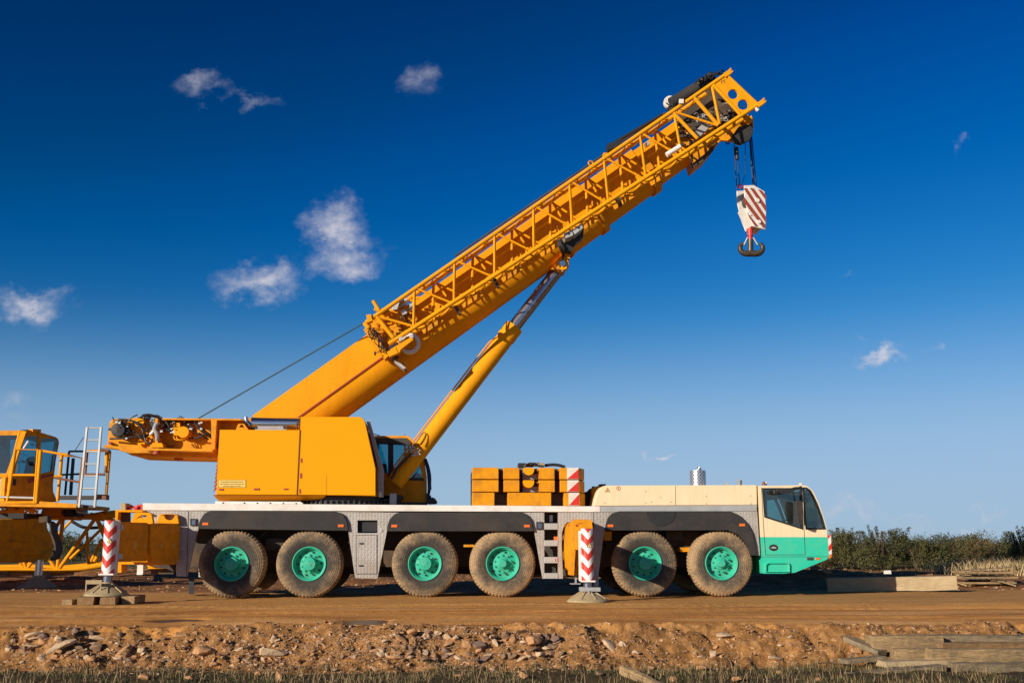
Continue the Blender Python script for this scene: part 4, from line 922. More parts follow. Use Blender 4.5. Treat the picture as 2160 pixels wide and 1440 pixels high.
part(b, 'rail_hook', DRK, jib)
# rope guard rings and fittings at the jib base
b = MB(); b.prism([(779,676),(792,668),(850,640),(886,650),(884,690),(872,705),(836,742),(818,752),(800,738),(774,700)], .80, .88); bp_ = part(b, 'jib_base_plate', YELD, jib, bevel=.006)
b = MB()
for (pts) in (((772,664),(782,662),(786,676),(776,680)),((816,742),(834,732),(840,744),(822,752))): b.prism(list(pts), .0, .22)
b.cyl(P(787,634,.1), P(800,655,.1), .045, 12); b.cyl(P(790,650,.15), P(803,656,.15), .05, 10); b.cyl(P(769,680,.15), P(778,692,.15), .06, 12); b.prism([(767,694),(778,688),(822,748),(812,758)], .5, .85)
b.cyl(P(806,656,.4),P(816,664,.4),.12,14); b.prism([(824,736),(868,710),(872,716),(846,736),(842,744),(826,746)], .02, .3)
part(b, 'pin_bracket', YEL, jib, bevel=.006)
b = MB(); c = P(864,724.5,.3); b.lathe([(.155,.05),(.155,-.02),(.17,-.05),(.235,-.05),(.25,-.03),(.25,.04),(.235,.06),(.16,.06)], c, n=48); gw = part(b, 'guide_wheel', WHT, jib)
b = MB(); b.prism([(843,734),(858,722),(872,724),(872,731),(868,735),(846,735)], .26, .34); b.disc(861.5,722.5,6,.20,.3,18); part(b, 'wheel_bracket', YEL, gw)
b = MB(); b.disc(861.5,723.5,3.3,.19,.21,16); b.disc(849,643.5,4,.5,.62,14); b.prism([(820,722),(834,716),(840,734),(838,748),(826,756),(820,744)], .3, .8); part(b, 'bore_hole', BLK, gw)
b = MB(); b.prism([(826,643),(836,634),(846,622),(842,640),(838,652),(828,654)], .5, .8); b.prism([(864,634),(872,637),(871,652),(864,655)], .4, .7); b.prism([(846,655),(855,652),(859,660),(849,664)], .3, .5); b.prism([(841,712),(849,709),(850,716),(843,720)], .05, .2)
b.disc(856,631,3.5,.3,.5,12); b.prism([(829,756),(848,768),(857,776),(851,778),(833,764)], .5, .9); b.prism([(864,706),(871,704),(872,712),(868,720),(864,718)], .1, .3); part(b, 'grey_bracket', LGRY, jib, bevel=.005)
b = MB()
for i in range(24): x = rnd.uniform(772,812); y = 682+(x-772)*1.1+rnd.uniform(-10,12); b.path(smooth([P(x,y,.45),P(x+rnd.uniform(-4,8),y+rnd.uniform(4,10),.4),P(x+rnd.uniform(-4,10),y+rnd.uniform(10,22),.5)],4), .010, 5)
for i in range(20): x = rnd.uniform(846,872); y = rnd.uniform(655,690); b.path(smooth([P(x,y,.55),P(x+rnd.uniform(-4,8),y+rnd.uniform(-6,10),.5),P(x+rnd.uniform(-4,10),y+rnd.uniform(0,14),.6)],4), .010, 5)
b.path([P(849,765,.6),P(858,784,.7)],.016,6); b.path([P(800,741,.5),P(791,745,.4)],.01,5); b.rect(789,741,793,748,.35,.45); part(b, 'jib_wiring', CRK, jib)
b = MB()
for i in range(46): x = rnd.uniform(776,880); y = 700-(x-776)*.5+rnd.uniform(-28,34); c = P(x,y,rnd.uniform(.55,.79)); s_ = rnd.uniform(.015,.05); b.box(c.x-s_,c.x+s_*1.5,c.y,c.y+.05,c.z-s_*.7,c.z+s_*.7)
part(b, 'jib_fittings', YEL, jib)
b = MB(); b.prism([(1361,302),(1368,296),(1372,303),(1364,309)], .5, .65); part(b, 'sensor_box', LGRY, jib, bevel=.008)
# rope from the winch beam up to the jib foot
b = MB(); b.cyl(P(414,884.5,1.2), P(770,680,.6), .016, 8); part(b, 'stay_rope', GRN)

for (x0,x1) in ((380,420),(735,830),(1120,1290),(1585,1604)):
    b = MB(); b.rect(x0,1080,x1,1222,2.88,2.94,ref=1.0); part(b, 'far_skirt', TRD)
for (x0,x1) in ((545,600),(712,850),(950,1010),(1110,1190),(1415,1470)):
    b = MB(); b.rect(x0,1120,x1,1212,2.2,2.8,ref=1.6); part(b, 'far_side_shade_box', DRK, bevel=.03)  # added dark boxes, standing for the deep shade under the carrier
b = MB(); b.rect(400,1078,1600,1125,2.9,2.95,ref=.5); part(b, 'far_wheel_arch', FND)
b = MB(); b.beam(bxyz(0,0,0),bxyz(1,0,0),.1,.1); b = MB(); pa, pb = Tn(884), Tn(1416)
b.add([pa+Vector((0,.27,-.02)),pb+Vector((0,.27,-.02)),pb+Vector((0,.5,-.02)),pa+Vector((0,.5,-.02)),pa+Vector((0,.27,-.05)),pb+Vector((0,.27,-.05)),pb+Vector((0,.5,-.05)),pa+Vector((0,.5,-.05))],[(0,1,2,3),(7,6,5,4),(0,4,5,1),(1,5,6,2),(2,6,7,3),(3,7,4,0)]); part(b, 'jib_walkway', YELD, jib)
# --- outriggers
def outrigger(rear):
    if rear: tx0,tx1,ty,by,yy = 213.5,248,1097,1210,-2.05; cxb = 226.8; cxt = 236
    else: tx0,tx1,ty,by,yy = 1225,1252,1114,1224.5,-2.05; cxb = 1239.5; cxt = 1238.2
    r_ = .128
    bt = P(cxb, by, yy); tp = P(cxt, ty, yy); cx = (bt.x+tp.x)/2; h = tp.z-bt.z; c = Vector((cx, yy, tp.z))
    b = MB(); b.cyl((cx,yy,bt.z),(cx,yy,tp.z),r_,40); o = b.build('outrigger_jack', CHV, crane, loc=(cx,yy,tp.z-.18), bevel=.006); o['label'] = ('rear' if rear else 'forward') + ' outrigger jack with red and white chevrons'
    b = MB(); b.box(cx-r_*1.12,cx+r_*1.12,yy-r_*1.1,yy+r_*1.1,bt.z-.02,bt.z+.012); b.box(cx-r_*1.3,cx-r_*.85,yy-.02,yy+.14,bt.z,tp.z-.05) if not rear else b.box(cx+r_*.8,cx+r_*1.25,yy-.02,yy+.1,bt.z,tp.z)
    part(b, 'jack_collar', WHT, o, bevel=.004)
    pt = .42 if rear else .26
    b = MB(); b.cyl((cx,yy,pt-.05),(cx,yy,bt.z),.088,32); part(b, 'jack_rod', CHR, o)
    b = MB(); z0 = .16 if rear else .01
    b.lathe([(.001,pt-.0),(.10,pt-.0),(.13,pt-.06),(.30,z0+.11),(.42,z0+.03),(.43,z0),(.001,z0)], (cx,yy,0), 'Z', 40)
    pd = part(b, 'outrigger_foot', BEIG, o, ang=30)
    b = MB()
    for k in range(8): t = 2*math.pi*(k+.4)/8; a_ = Vector((cx+.11*math.cos(t),yy+.11*math.sin(t),pt-.03)); e_ = Vector((cx+.38*math.cos(t),yy+.38*math.sin(t),z0+.06)); b.beam(a_,e_,.03,.02)
    part(b, 'foot_rib', BEIG, pd)
    b = MB()
    if rear:
        b.box(cx-.33,cx-.02,yy-.30,yy-.28,pt-.03,pt+.05)
        for dx in (-.33,-.05): b.box(cx+dx,cx+dx+.025,yy-.30,yy-.275,z0+.06,pt-.03)
    else:
        b.box(cx-.16,cx+.24,yy-.16,yy-.12,pt-.04,pt+.04); b.box(cx-.16,cx+.24,yy+.12,yy+.16,pt-.04,pt+.04)
        b.box(cx-.01,cx+.015,yy-.19,yy-.16,pt-.20,pt-.02); b.beam((cx+.02,yy-.2,pt-.2),(cx+.11,yy-.18,pt-.08),.02,.02)
    part(b, 'foot_bracket', GRY if not rear else BEIG, pd, bevel=.003)
    # box beam reaching back to the chassis
    b = MB(); z1 = tp.z-.02
    if not rear: b.box(cx-.11,cx+.11,yy+.14,.95,z1-.42,z1); part(b, 'outrigger_beam', YELD, o, bevel=.01)
    # electric warning triangle
    b = MB(); q = P(cxt+(2.5 if not rear else -6.5), 0, yy); zt = tp.z-(.335 if not rear else .40)
    def tri(s_, y_): b.prismw([(cx-s_+.03,zt-s_*.8),(cx+s_+.03,zt-s_*.8),(cx+.03,zt+s_)], y_-.003, y_)
    tri(.055, yy-r_-.002); wt_ = part(b, 'warning_triangle', DRK, o)
    b = MB(); b.prismw([(cx-.042+.03,zt-.036),(cx+.042+.03,zt-.036),(cx+.03,zt+.038)], yy-r_-.009, yy-r_-.006); tf = part(b, 'triangle_face', STCK, wt_)
    b = MB(); b.prismw([(cx+.035,zt+.018),(cx+.022,zt-.012),(cx+.032,zt-.01),(cx+.026,zt-.032),(cx+.044,zt-.004),(cx+.034,zt-.005)], yy-r_-.012, yy-r_-.0095); part(b, 'lightning_bolt', DRK, wt_)
    return cx, yy, tp
RO = outrigger(True); FO = outrigger(False)
# front outrigger housing in its recess
b = MB()
b.prism([(1197,1104),(1206,1101),(1206,1140),(1215,1199),(1205,1199),(1192,1195),(1190,1150),(1192,1115)], .05, .5)
b.prism([(1204,1101.5),(1208,1097.5),(1212,1095.4),(1240,1095.6),(1244,1099),(1246,1115),(1246,1122),(1228,1122),(1212,1128),(1210,1165),(1207,1212),(1201,1212),(1203,1150)], -.55, .1, ref=-.2)
b.prism([(1212,1124),(1224,1118),(1226,1190),(1212,1196)], -.45, .3, ref=-.2)
b.prism([(1193,1196),(1228,1196),(1224,1210),(1208,1213),(1203,1206)], -.25, .4, ref=-.1)
fh = part(b, 'outrigger_housing', YELD, bevel=.012)
b = MB()
for (x,y) in ((1201,1107.6),(1216.5,1107.6)): b.disc(x,y,2.6,-.56 if x > 1210 else .03,-.54 if x > 1210 else .06,14)
b.rect(1219,1102.6,1229,1103.6,-.56,-.545); part(b, 'bore_hole', REDB, fh)
b = MB(); b.rect(1185.5,1122,1192,1218,.32,.4); b.rect(1190,1101,1250,1215,.5,.52)
part(b, 'recess_lining', CHA, fh)
b = MB(); b.rect(1213,1210,1216.4,1230,-.1,-.05); b.rect(1204,1229.6,1225,1231.6,-.1,.1); b.box(FO[0]+.14,FO[0]+.24,FO[1]+.1,FO[1]+.14,.25,.7); part(b, 'jack_handle', GRY, fh)
# rear outrigger: a telescoping box beam swung out diagonally, its long side turned away from the sun
PX0 = P(377,1150,-.03); PX1 = P(249,1150,-1.93); RPL = (PX0.x, PX0.y, (PX0.y-PX1.y)/(PX0.x-PX1.x))
b = MB(); b.pslab([(253,1100.6),(313,1101.6),(313.8,1110),(311,1183),(262,1183),(253,1178)], RPL, 0, .15); bx1 = part(b, 'outrigger_box', YELD, bevel=.025)
b = MB(); b.pslab([(315.5,1103),(372,1104),(377.5,1108),(375,1183),(364,1190),(330,1191),(318,1185),(313.6,1160)], RPL, -.04, .5); bx2 = part(b, 'outrigger_box', YELD, bevel=.025)
b = MB(); b.prism([(243,1074.5),(301,1075.4),(301,1080),(250,1079.4),(248,1104),(243,1104)], -.2, .4, ref=-.2)
b.prism([(276,1101),(283,1083),(286,1080.4),(314,1080.6),(319,1083),(323,1105),(318,1106)], -.95, -.8, ref=-.95, holes=[[(294.6,1088.5)]+[(294.6+4*math.sin(R(k)),1088.5-4+4*math.cos(R(k))*-1+4) for k in ()]+[(299,1085.5),(309,1086),(309,1091.5),(299,1092)]])
b.prism([(330,1103),(336,1086),(340,1083.4),(371,1083.6),(375,1086.5),(378,1104)], -.12, .02, ref=-.1, holes=[arc(358,1085.5,11,11,180,360,12)[::-1]])
part(b, 'box_lug', YEL, bx1, bevel=.01)
b = MB(); b.rect(247,1081,273,1101,.0,.1); b.rect(345,1084,371,1103,.1,.2); part(b, 'box_recess', CHA, bx1)
b = MB()
for x,s_ in ((335,1),(361,1),(303,.7)):
    b.prism([(x-6*s_,1149.4),(x+1,1149.4),(x,1145),(x+6*s_,1150),(x,1155),(x+1,1150.6),(x-6*s_,1150.6)], 0,0) if False else b.pslab([(x-6*s_,1149.4),(x+1,1149.4),(x,1145),(x+6*s_,1150),(x,1155),(x+1,1150.6),(x-6*s_,1150.6)], RPL, -.046 if x>313 else -.006, -.0395 if x>313 else .0005)
b.pslab([(285+2.6*math.cos(R(k)),1149+8*math.sin(R(k))) for k in range(0,360,24)], RPL, -.006, .0005)
part(b, 'painted_arrow', mat('faded_arrow_paint', (.62,.42,.12), .6), bx1)
b = MB(); b.rect(246,1184.5,283,1189.5,.1,.6); b.rect(246,1190,256,1207,.1,.5); b.prism([(311,1191),(328,1198),(345,1198.6),(312,1199)], .1, .5); part(b, 'box_bracket', YEL, bx1)
b = MB(); b.prism([(290,1189),(302,1189),(302,1208),(300,1212),(288,1212)], .05, .12); part(b, 'rear_plate', WHT, bx1, bevel=.01)
b = MB(); b.rect(318,1190,366,1210,.3,.8); part(b, 'box_foot', CHA, bx1)
b = MB(); b.rect(246,1106,259,1117,-2.0,-1.94); b.rect(246,1167,257,1178,-2.0,-1.94); part(b, 'beam_clamp', LGRY, bx1)
# ================================================================ things on and around the crane
# hook block
hb = empty('hook_block', P(1583,398,1.45), 'white hook block with red diagonal stripes hanging from the boom tip on steel ropes', 'hook block')
hc = P(1583,440,1.45)
def HB(px, py, off): return P(px, py, 1.45+off)
rot = Matrix.Rotation(R(9), 4, 'Z')
sc = (P(1700,440,1.45).x-P(1600,440,1.45).x)/100
def hpr(b, pts, y0, y1, holes=()):
    n0 = len(b.v); b.prismw([((x-1583)*sc, (440-y)*sc) for x,y in pts], y0, y1, [[((x-1583)*sc, (440-y)*sc) for x,y in h] for h in holes])
    for i in range(n0, len(b.v)): v = rot @ Vector(b.v[i]); b.v[i] = tuple(v + hc)
fp = [(1562,398),(1584,395.6),(1607,407.7),(1609,447),(1605,489),(1578,484),(1569,459),(1562,425)]
b = MB(); hpr(b, fp, -.24, -.20); hpr(b, fp, .20, .24); hpr(b, [(1561,445),(1608,450),(1603,485),(1578,482),(1567,458)], -.2, .2); hf = b.build('side_plates', WHT, hb, bevel=.01)
b = MB()
for k,(pts) in enumerate(([(1560,404),(1568,404),(1607,462),(1607,476)],[(1575,403),(1583,403),(1608,438),(1608,452)],[(1592,404),(1600,406),(1609,416),(1609,427)],[(1560,422),(1560,434),(1600,486),(1605,487),(1605,479)],[(1566,455),(1570,466),(1583,484),(1590,484)])):
    hpr(b, pts, -.2445, -.24)
b.build('red_stripe', mat('brick_red_stripe', (.33,.065,.03), .5), hf)
b = MB(); hpr(b, hl(1589,428.5,4.6), -.27, -.24); hpr(b, hl(1591,474,4), -.27, -.24); hpr(b, hl(1574,403,2), -.26, -.24); hpr(b, hl(1573,460,2.4), -.26, -.24); part(b, 'pin_cap', WHT, hf, bevel=.005)
for k in range(3):
    b = MB(); n0 = 0; b.lathe([(.04,-.04),(.17,-.04),(.19,-.03),(.17,0),(.19,.03),(.17,.04),(.04,.04)], (0,0,0), n=28)
    b.v = [tuple(rot @ (Vector(v) + Vector(((1585-1583)*sc, -.12+.12*k, (440-425)*sc))) + hc) for v in b.v]; b.build('pulley', DRK, hb)
b = MB(); a = P(1582,482,1.45); c = P(1583,524,1.45); b.cyl(a,c,.062,20,.05); b.cyl(P(1582,484,1.45),P(1582.5,498,1.45),.075,20); sk_ = b.build('hook_shank', RED, hb)
b = MB()
for s_ in (-1,1):
    pts = [P(1585,534.5,1.45),P(1585+s_*10,535,1.45),P(1585+s_*18,533,1.45),P(1585+s_*23,527.5,1.45),P(1585+s_*23.5,520,1.45),P(1585+s_*20,515,1.45),P(1585+s_*17,513,1.45)]
    pp = smooth(pts,6); rs = [.082-.045*(i/(len(pp)-1))**1.5 for i in range(len(pp))]
    for i in range(len(pp)-1): b.cyl(pp[i],pp[i+1],rs[i],14,rs[i+1],cap=True)
b.cyl(P(1583,505,1.45),P(1583,530,1.45),.07,16)
b.build('ramshorn_hook', FORG, hb, bevel=.008)
b = MB(); b.cyl(P(1577,501,1.42),P(1569,517,1.42),.018,8); b.cyl(P(1589,501,1.42),P(1598,516,1.42),.018,8); part(b, 'safety_latch', LGRY, hb)
b = MB(); b.lathe([(.03,0),(.05,-.03),(.07,0),(.05,.03),(.03,0)], P(1562,393,1.35), n=16); b.build('rope_clamp', RED, hb)
for (p_,q_,y0,y1) in (((1548.5,306),(1554.5,402),1.15,1.3),((1555,334),(1560.4,392),1.2,1.3),((1581,292),(1588.8,398),1.5,1.45),((1585.6,290),(1596,402),1.6,1.6),((1583,290),(1592,400),1.9,1.7)):
    b = MB(); b.cyl(P(*p_,y0),P(*q_,y1),.0145,8); b.build('hoist_rope', BLU, hb)
b = MB(); b.path(smooth([P(1572,302,1.3),P(1571.5,345,1.3),P(1570,372,1.3),P(1566,388,1.3)],6), .009, 6); b.build('chain', CRK, hb)
b = MB(); b.cyl(P(1553.6,311,1.15),P(1555.2,336,1.15),.045,14); b.build('rope_weight', BLK, hb)

# counterweight slabs on the deck
RW = [(1545,1705),(1550,1705),(1568,1712)]
cw = lambda x: 960 + x/6.547
cy_ = lambda y: 940 + y/6.547
lay = [(297,461,[(243,603),(668,888),(1150,1370),(1440,1708)]),(469,636,[(245,603),(672,888),(1152,1372),(1445,1710)]),(643,826,[(243,547),(728,1322),(1500,1716)])]
lbs = ['topmost yellow counterweight slab with red and white corner on the deck pile','middle yellow counterweight slab of the pile on the deck','lowest yellow counterweight slab lying on the white deck']
for i,(y0,y1,bl) in enumerate(lay):
    o = empty('counterweight', P(cw(970),cy_(y1),.1), lbs[i], 'counterweight', 'counterweight slabs stacked on the deck')
    a = P(cw(250),cy_(y0),.05); c = P(cw(1712),cy_(y1),.05)
    if i == 2: c.z = P(cw(970),1066.3,.0).z + .006
    b = MB(); b.box(a.x,c.x+.02,.42,2.55,c.z,a.z); b.build('slab', DRK, o)  # slab body coloured dark to stand for shade in the gaps
    for j,(x0,x1) in enumerate(bl):
        q0 = P(cw(x0),900,.05).x; q1 = P(cw(x1),900,.05).x; b = MB()
        if j == len(bl)-1:
            vs = [(q0,.05,c.z),(q1,.05,c.z),(q1+.16,.45,c.z),(q1+.16,2.5,c.z),(q0,2.5,c.z)]; vs += [(x,y,a.z) for x,y,z in vs]
            b.add(vs, [(4,3,2,1,0),(5,6,7,8,9)]+[(k,(k+1)%5,(k+1)%5+5,k+5) for k in range(5)])
        else: b.box(q0,q1,.05,.42 if x1-x0 < 500 or j else .42,c.z,a.z)
        b.build('block', YELD, o, bevel=.012)
    x0, x1 = RW[i]; b = MB(); b.rect(cw(x0),cy_(y0+4),cw(x1),cy_(y1-4),.045,.0495); pn = b.build('hazard_panel', WHT, o)
    b = MB(); b.prism([(cw(x0+6),cy_(y1-8)),(cw(x1-1),cy_(y1-8)),(cw(x1-1),cy_(y0+22))], .0405, .0455); b.build('red_triangle', RED, pn)
    if i < 2:
        b = MB(); b.prism([(cw(945),cy_(y0+4))]+[(cw(1018)+11.2*math.cos(R(k)),cy_(y0+34)+11.2*math.sin(R(k))) for k in range(180,-1,-12)]+[(cw(1090),cy_(y0+4))], -.06, .42); b.build('lifting_lug', YEL, o, bevel=.01)
        b = MB(); b.rect(cw(935),cy_(y0+90),cw(1148),cy_(y1),.3,.42); b.build('lug_seat', GRY, o)
hz_ = empty('hose_bundle', P(1115,985,.2), 'black hoses and fittings lying on top of the counterweights', 'hoses')
b = MB(); b.path(smooth([P(1149,981.4,.5),P(1165,979.6,.5),P(1180,981,.5),P(1192,985,.5)],5), .035, 8); b.rect(1094,976,1109,984.6,.4,.8); b.rect(1117,975,1130,981,.5,.8)
for k in range(9): b.path(smooth([P(1106+k*2,984,.2+k*.04),P(1112+k*3,978-k%3,.2),P(1128,979+k%4,.25),P(1140+k,984,.2)],5), .016, 6)
hq = b.build('hose', CRK, hz_)
b = MB(); b.cyl(P(1136,980,.4),P(1148,980,.4),.05,14); b.build('sleeve', BEIG, hq)
b = MB(); b.path(smooth([P(1105,986,.02),P(1104,997,.0),P(1112,1003,.0),P(1122,999,.0)],6), .022, 8); b.build('dangling_hose', CRK, hz_)

# timber blocks under the rear outrigger foot
def timber(a, b_, h, wd, label, group=None, m_=WOOD, name='timber_beam', cat='beam', bev=.008):
    a = Vector(a); b_ = Vector(b_); mb = MB(); Ln = (b_-a).length; c = (a+b_)/2
    # build along local X so that the wood grain runs along the beam
    d = (b_-a).normalized(); z = Vector((0,0,1)); y = z.cross(d).normalized(); z = d.cross(y)
    n = 11; rr = random.Random(int(abs(c.x*977+c.y*331+c.z*71)*10)); vs = []; fs = []
    for i in range(n):
        x = -Ln/2 + Ln*i/(n-1); j = lambda: rr.uniform(-.008,.008)
        for (yy,zz) in ((-1,-1),(1,-1),(1,1),(-1,1)): vs.append((x+(j()*3 if i in (0,n-1) else 0), yy*wd/2+j(), zz*h/2+j()))
    for i in range(n-1):
        for k in range(4): fs.append((i*4+k,i*4+(k+1)%4,(i+1)*4+(k+1)%4,(i+1)*4+k))
    fs += [(3,2,1,0),tuple((n-1)*4+k for k in range(4))]
    mb.add(vs, fs); o = mb.build(name, m_, bevel=bev)
    M4 = Matrix((d,y,z)).transposed().to_4x4(); M4.translation = c; o.matrix_world = M4
    tag(o, label, cat, group); return o
cx, yy, tp = RO
for k,(dx0,dx1,dy,hh,lb) in enumerate(((-.42,-.08,-.36,.15,'square timber block under the rear outrigger foot, nearest its left edge'),(.02,.34,-.36,.15,'square timber block under the rear outrigger foot, right of the front gap'))):
    timber((cx+(dx0+dx1)/2,yy-.5,.08),(cx+(dx0+dx1)/2,yy+.5,.08),.145,dx1-dx0-.02,lb,'timber blocks under the outrigger foot',WOODD)
timber((cx+.50,yy-.3,.08),(cx+.50,yy+.5,.08),.145,.26,'shadowed timber block under the right side of the rear outrigger foot','timber blocks under the outrigger foot',WOOD)
timber((cx-.62,yy-.42,.05),(cx-.60,yy+.1,.05),.10,.20,'short dark timber offcut left of the rear outrigger foot','timber blocks under the outrigger foot',WOOD)

o = MB(); o.rect(254,1060.5,265,1075,.15,.5); o.rect(258,1062,268,1075,.5,.9); wb = o.build('wooden_block', WOODB, bevel=.01); tag(wb, 'short wooden block standing on the rear outrigger box beside the white deck', 'block')
o = MB(); o.prism([(280,1075),(285,1070),(292,1064),(298,1063),(300.6,1063.4),(300.6,1075)], .1, .4, holes=[[(288,1074),(291,1068),(296,1067),(297,1074)]]); o.path(smooth([P(270,1073,.3),P(277,1068,.3),P(285,1070,.3),P(292,1066,.3)],5), .03, 8); rc_ = o.build('lifting_strap', RED, bevel=.01); tag(rc_, 'red lifting gear lying behind the white deck end', 'lifting gear')

# ---------------------------------------------------------------- lattice section lying behind the crane's rear
YL = 8.3
ls = empty('lattice_section', P(121,1210,YL), 'yellow lattice boom section lying on the ground behind the rear outrigger', 'lattice section')
def lt(pts, r, nm, y=YL, m_=YEL): bb = MB(); bb.path([P(a,c,y) for a,c in pts], r, 14); return bb.build(nm, m_, ls, ang=50)
lt([(-60,1088.5),(61,1088.5),(200,1089.5),(222,1093),(250,1104)], .085, 'chord'); lt([(-60,1202),(40,1202),(118,1205.6),(135,1204),(216,1191),(246,1184)], .085, 'chord')
lt([(-60,1092),(100,1092),(180,1090),(215,1083),(249,1080.5)], .075, 'chord', YL+1.6); lt([(-60,1196),(60,1194),(130,1197),(200,1190),(248,1182)], .07, 'chord', YL+1.6)
for (p_,q_,r_) in (((133,1092),(121,1202),.055),((130,1092),(98,1145),.05),((200,1094),(124,1200),.055),((205,1096),(221,1122),.05),((107,1182),(118,1200),.045),((42,1187),(52,1200),.045),((67,1186),(56,1200),.045),((98,1145),(60,1190),.045),((204,1094),(240,1180),.05),((20,1092),(56,1200),.05)):
    lt([p_,q_], r_, 'brace')
for (p_,q_,r_) in (((211,1118),(148,1178),.045),((186,1191),(183,1112),.04),((216,1136),(189,1190),.05),((206,1172),(199,1184),.06),((150,1098),(100,1150),.04),((60,1095),(110,1190),.04)):
    lt([p_,q_], r_, 'brace', YL+1.5)
bb = MB()
for (x,y) in ((133,1092),(200,1094),(121,1203),(52,1202),(216,1190)):
    bb.cyl(P(x,y,YL), P(x,y,YL)+Vector((0,1.6,0)), .045, 10)
part(bb, 'cross_tube', YEL, ls)
bb = MB(); bb.prism([(205,1086),(214,1078),(222,1075.5),(228,1079),(232,1084),(249,1080),(249,1092),(215,1092)], YL-.1, YL+.1, holes=[[(218,1082),(222,1079),(226,1082),(222,1085)]]); bb.prism([(188,1082),(192,1080),(196,1083),(194,1088),(188,1088)], YL-.1, YL+.1); bb.build('end_lug', YEL, ls, bevel=.01)
bb = MB(); bb.rect(75,1205,105,1216,YL-.2,YL+1.9); bb.rect(-20,1206,15,1217,YL-.2,YL+1.9); sb_ = bb.build('support_timber', WOOD); tag(sb_, 'pair of timber supports under the yellow lattice section', 'timber')
bb = MB(); bb.path(smooth([P(150,1098,YL+2.4),P(175,1111,YL+2.4),P(205,1112,YL+2.4),P(225,1105,YL+2.4)],6), .05, 8); ck = bb.build('cable', CRK); tag(ck, 'dark cable sagging behind the yellow lattice section', 'cable')

# ---------------------------------------------------------------- second crane at the left edge
Y2 = 6.6
c2r = empty('second_crane', P(20,1215,Y2), 'second yellow crane with railed platform and aluminium ladder, cut off by the left edge', 'crane')
def p2(mb, name, m_, parent=None, bevel=0, **k): return part(mb, name, m_, parent or c2r, bevel=bevel, **k)
g = lambda x: x/6.857
v8 = lambda x, y: (x/6.857, 880+y/6.857)
cabo = [(-70,908),(42,907.4),(58,905.6),(84,911),(118,921.5),(123,926),(124.6,934),(119,960),(112,1020),(112,1036),(117,1048),(121,1058),(-70,1060)]
holes = [[(-60,918),(37,917.5),(30,950),(13,998),(-60,998)],
         [v8(400,270),v8(340,330),v8(280,480),v8(215,810),v8(490,815),v8(535,480),v8(545,270)],
         [v8(595,300),v8(578,820),v8(780,765),v8(830,500),v8(835,330),v8(800,305)]]
c0 = P(40,1000,Y2+.1); CPL = (c0.x, c0.y, 1.15)
rightf = [(42,907),(58,905.6),(84,911),(118,921.5),(123,926),(124.6,934),(119,960),(112,1020),(112,1036),(117,1048),(121,1058),(14,1058),(20,1005),(32,945)]
leftf = [(-70,908),(42,907.4),(33,945),(19,1000),(13,1058),(-70,1060)]
bb = MB(); bb.prism(leftf, Y2+.1, Y2+.16, holes=holes[:1], ref=Y2+.1); bb.pslab(rightf, CPL, 0, .06, holes=holes[1:]); bb.pslab([(14,1006),(112,1003),(112,1036),(117,1048),(121,1058),(10,1058)], CPL, .06, .5); bb.prism([(-70,908),(42,907.4),(40,916),(-70,916)], Y2+.16, Y2+1.6, ref=Y2); bb.pslab([(42,907.4),(84,911),(118,921.5),(123,926),(120,930),(84,918),(42,916)], CPL, .06, 1.0)
bb.prism([(-70,1000),(10,1000),(10,1058),(-70,1060)], Y2+.2, Y2+1.5, ref=Y2); bb.pslab([(119,930),(124,930),(120,950),(113,1003),(109,1003)], CPL, .06, .12); bb.pslab([v8(460,170),v8(580,175),v8(580,215),v8(460,205)], CPL, -.05, .4)
k2 = p2(bb, 'crane_cab', YELD)
bb = MB()
bb.prism(holes[0], Y2+.12, Y2+.135, ref=Y2+.1); bb.pslab(holes[1], CPL, .02, .035); bb.pslab(holes[2], CPL, .02, .035)
p2(bb, 'window_pane', GLT, k2)
bb = MB(); bb.rect(-70,918,125,1000,Y2+1.42,Y2+1.45) if False else bb.prism([v8(300,560),v8(360,540),v8(350,800),v8(240,800)], Y2+.5, Y2+.9, ref=Y2); bb.prism([v8(250,600),v8(500,650),v8(500,680),v8(250,640)], Y2+.3, Y2+.4, ref=Y2)
bb.rect(-40,925,20,996,Y2+1.2,Y2+1.25); p2(bb, 'cab_seat', SEAT, k2)
bb = MB(); bb.cyl(P(*v8(410,340),Y2-.05), P(*v8(340,450),Y2-.05), .03, 8); bb.rect(67,925,74,929,Y2+.5,Y2+.55); bb.rect(65,935,71,939,Y2+.5,Y2+.55); p2(bb, 'wiper', WHT, k2)
bb = MB(); bb.prism([(-60,1001),(13,1001),(15,1006),(-60,1006)], Y2-.02, Y2+.05); bb.prism([v8(300,190),v8(380,200),v8(280,480),v8(60,1150),v8(0,1150),v8(120,840),v8(215,480)], Y2-.02, Y2+.08); p2(bb, 'cab_pillar', YEL, k2)
bb = MB(); bb.prism([(-60,1008),(12.5,1008),(9,1026),(6,1046),(-60,1046)], Y2+.02, Y2+.08); gp = p2(bb, 'grey_panel', GRY, k2)
text('DEMAG', 'panel_text', 8.6, 1015.8, Y2+.015, 5.4, WHT, gp, 'RIGHT')
bb = MB(); bb.pslab([v8(180,890),v8(225,890),v8(225,985),v8(180,985)], CPL, -.02, .0); p2(bb, 'door_lock', BLK, k2)
bb = MB(); bb.prism([v8(400,890),v8(490,860),v8(770,815),v8(765,840),v8(560,900),v8(400,960)], 0, 0) if False else bb.pslab([v8(400,890),v8(490,860),v8(770,815),v8(765,840),v8(560,900),v8(400,960)], CPL, -.02, -.005); p2(bb, 'faded_red_stripe', REDB, k2)
YP = Y2-1.0
bb = MB(); bb.prism([(-70,1056),(75,1056),(170,1063),(170,1070),(150,1070.5),(-70,1066)], YP, Y2+1.6, ref=YP); plf = p2(bb, 'platform', YELD, bevel=.01)
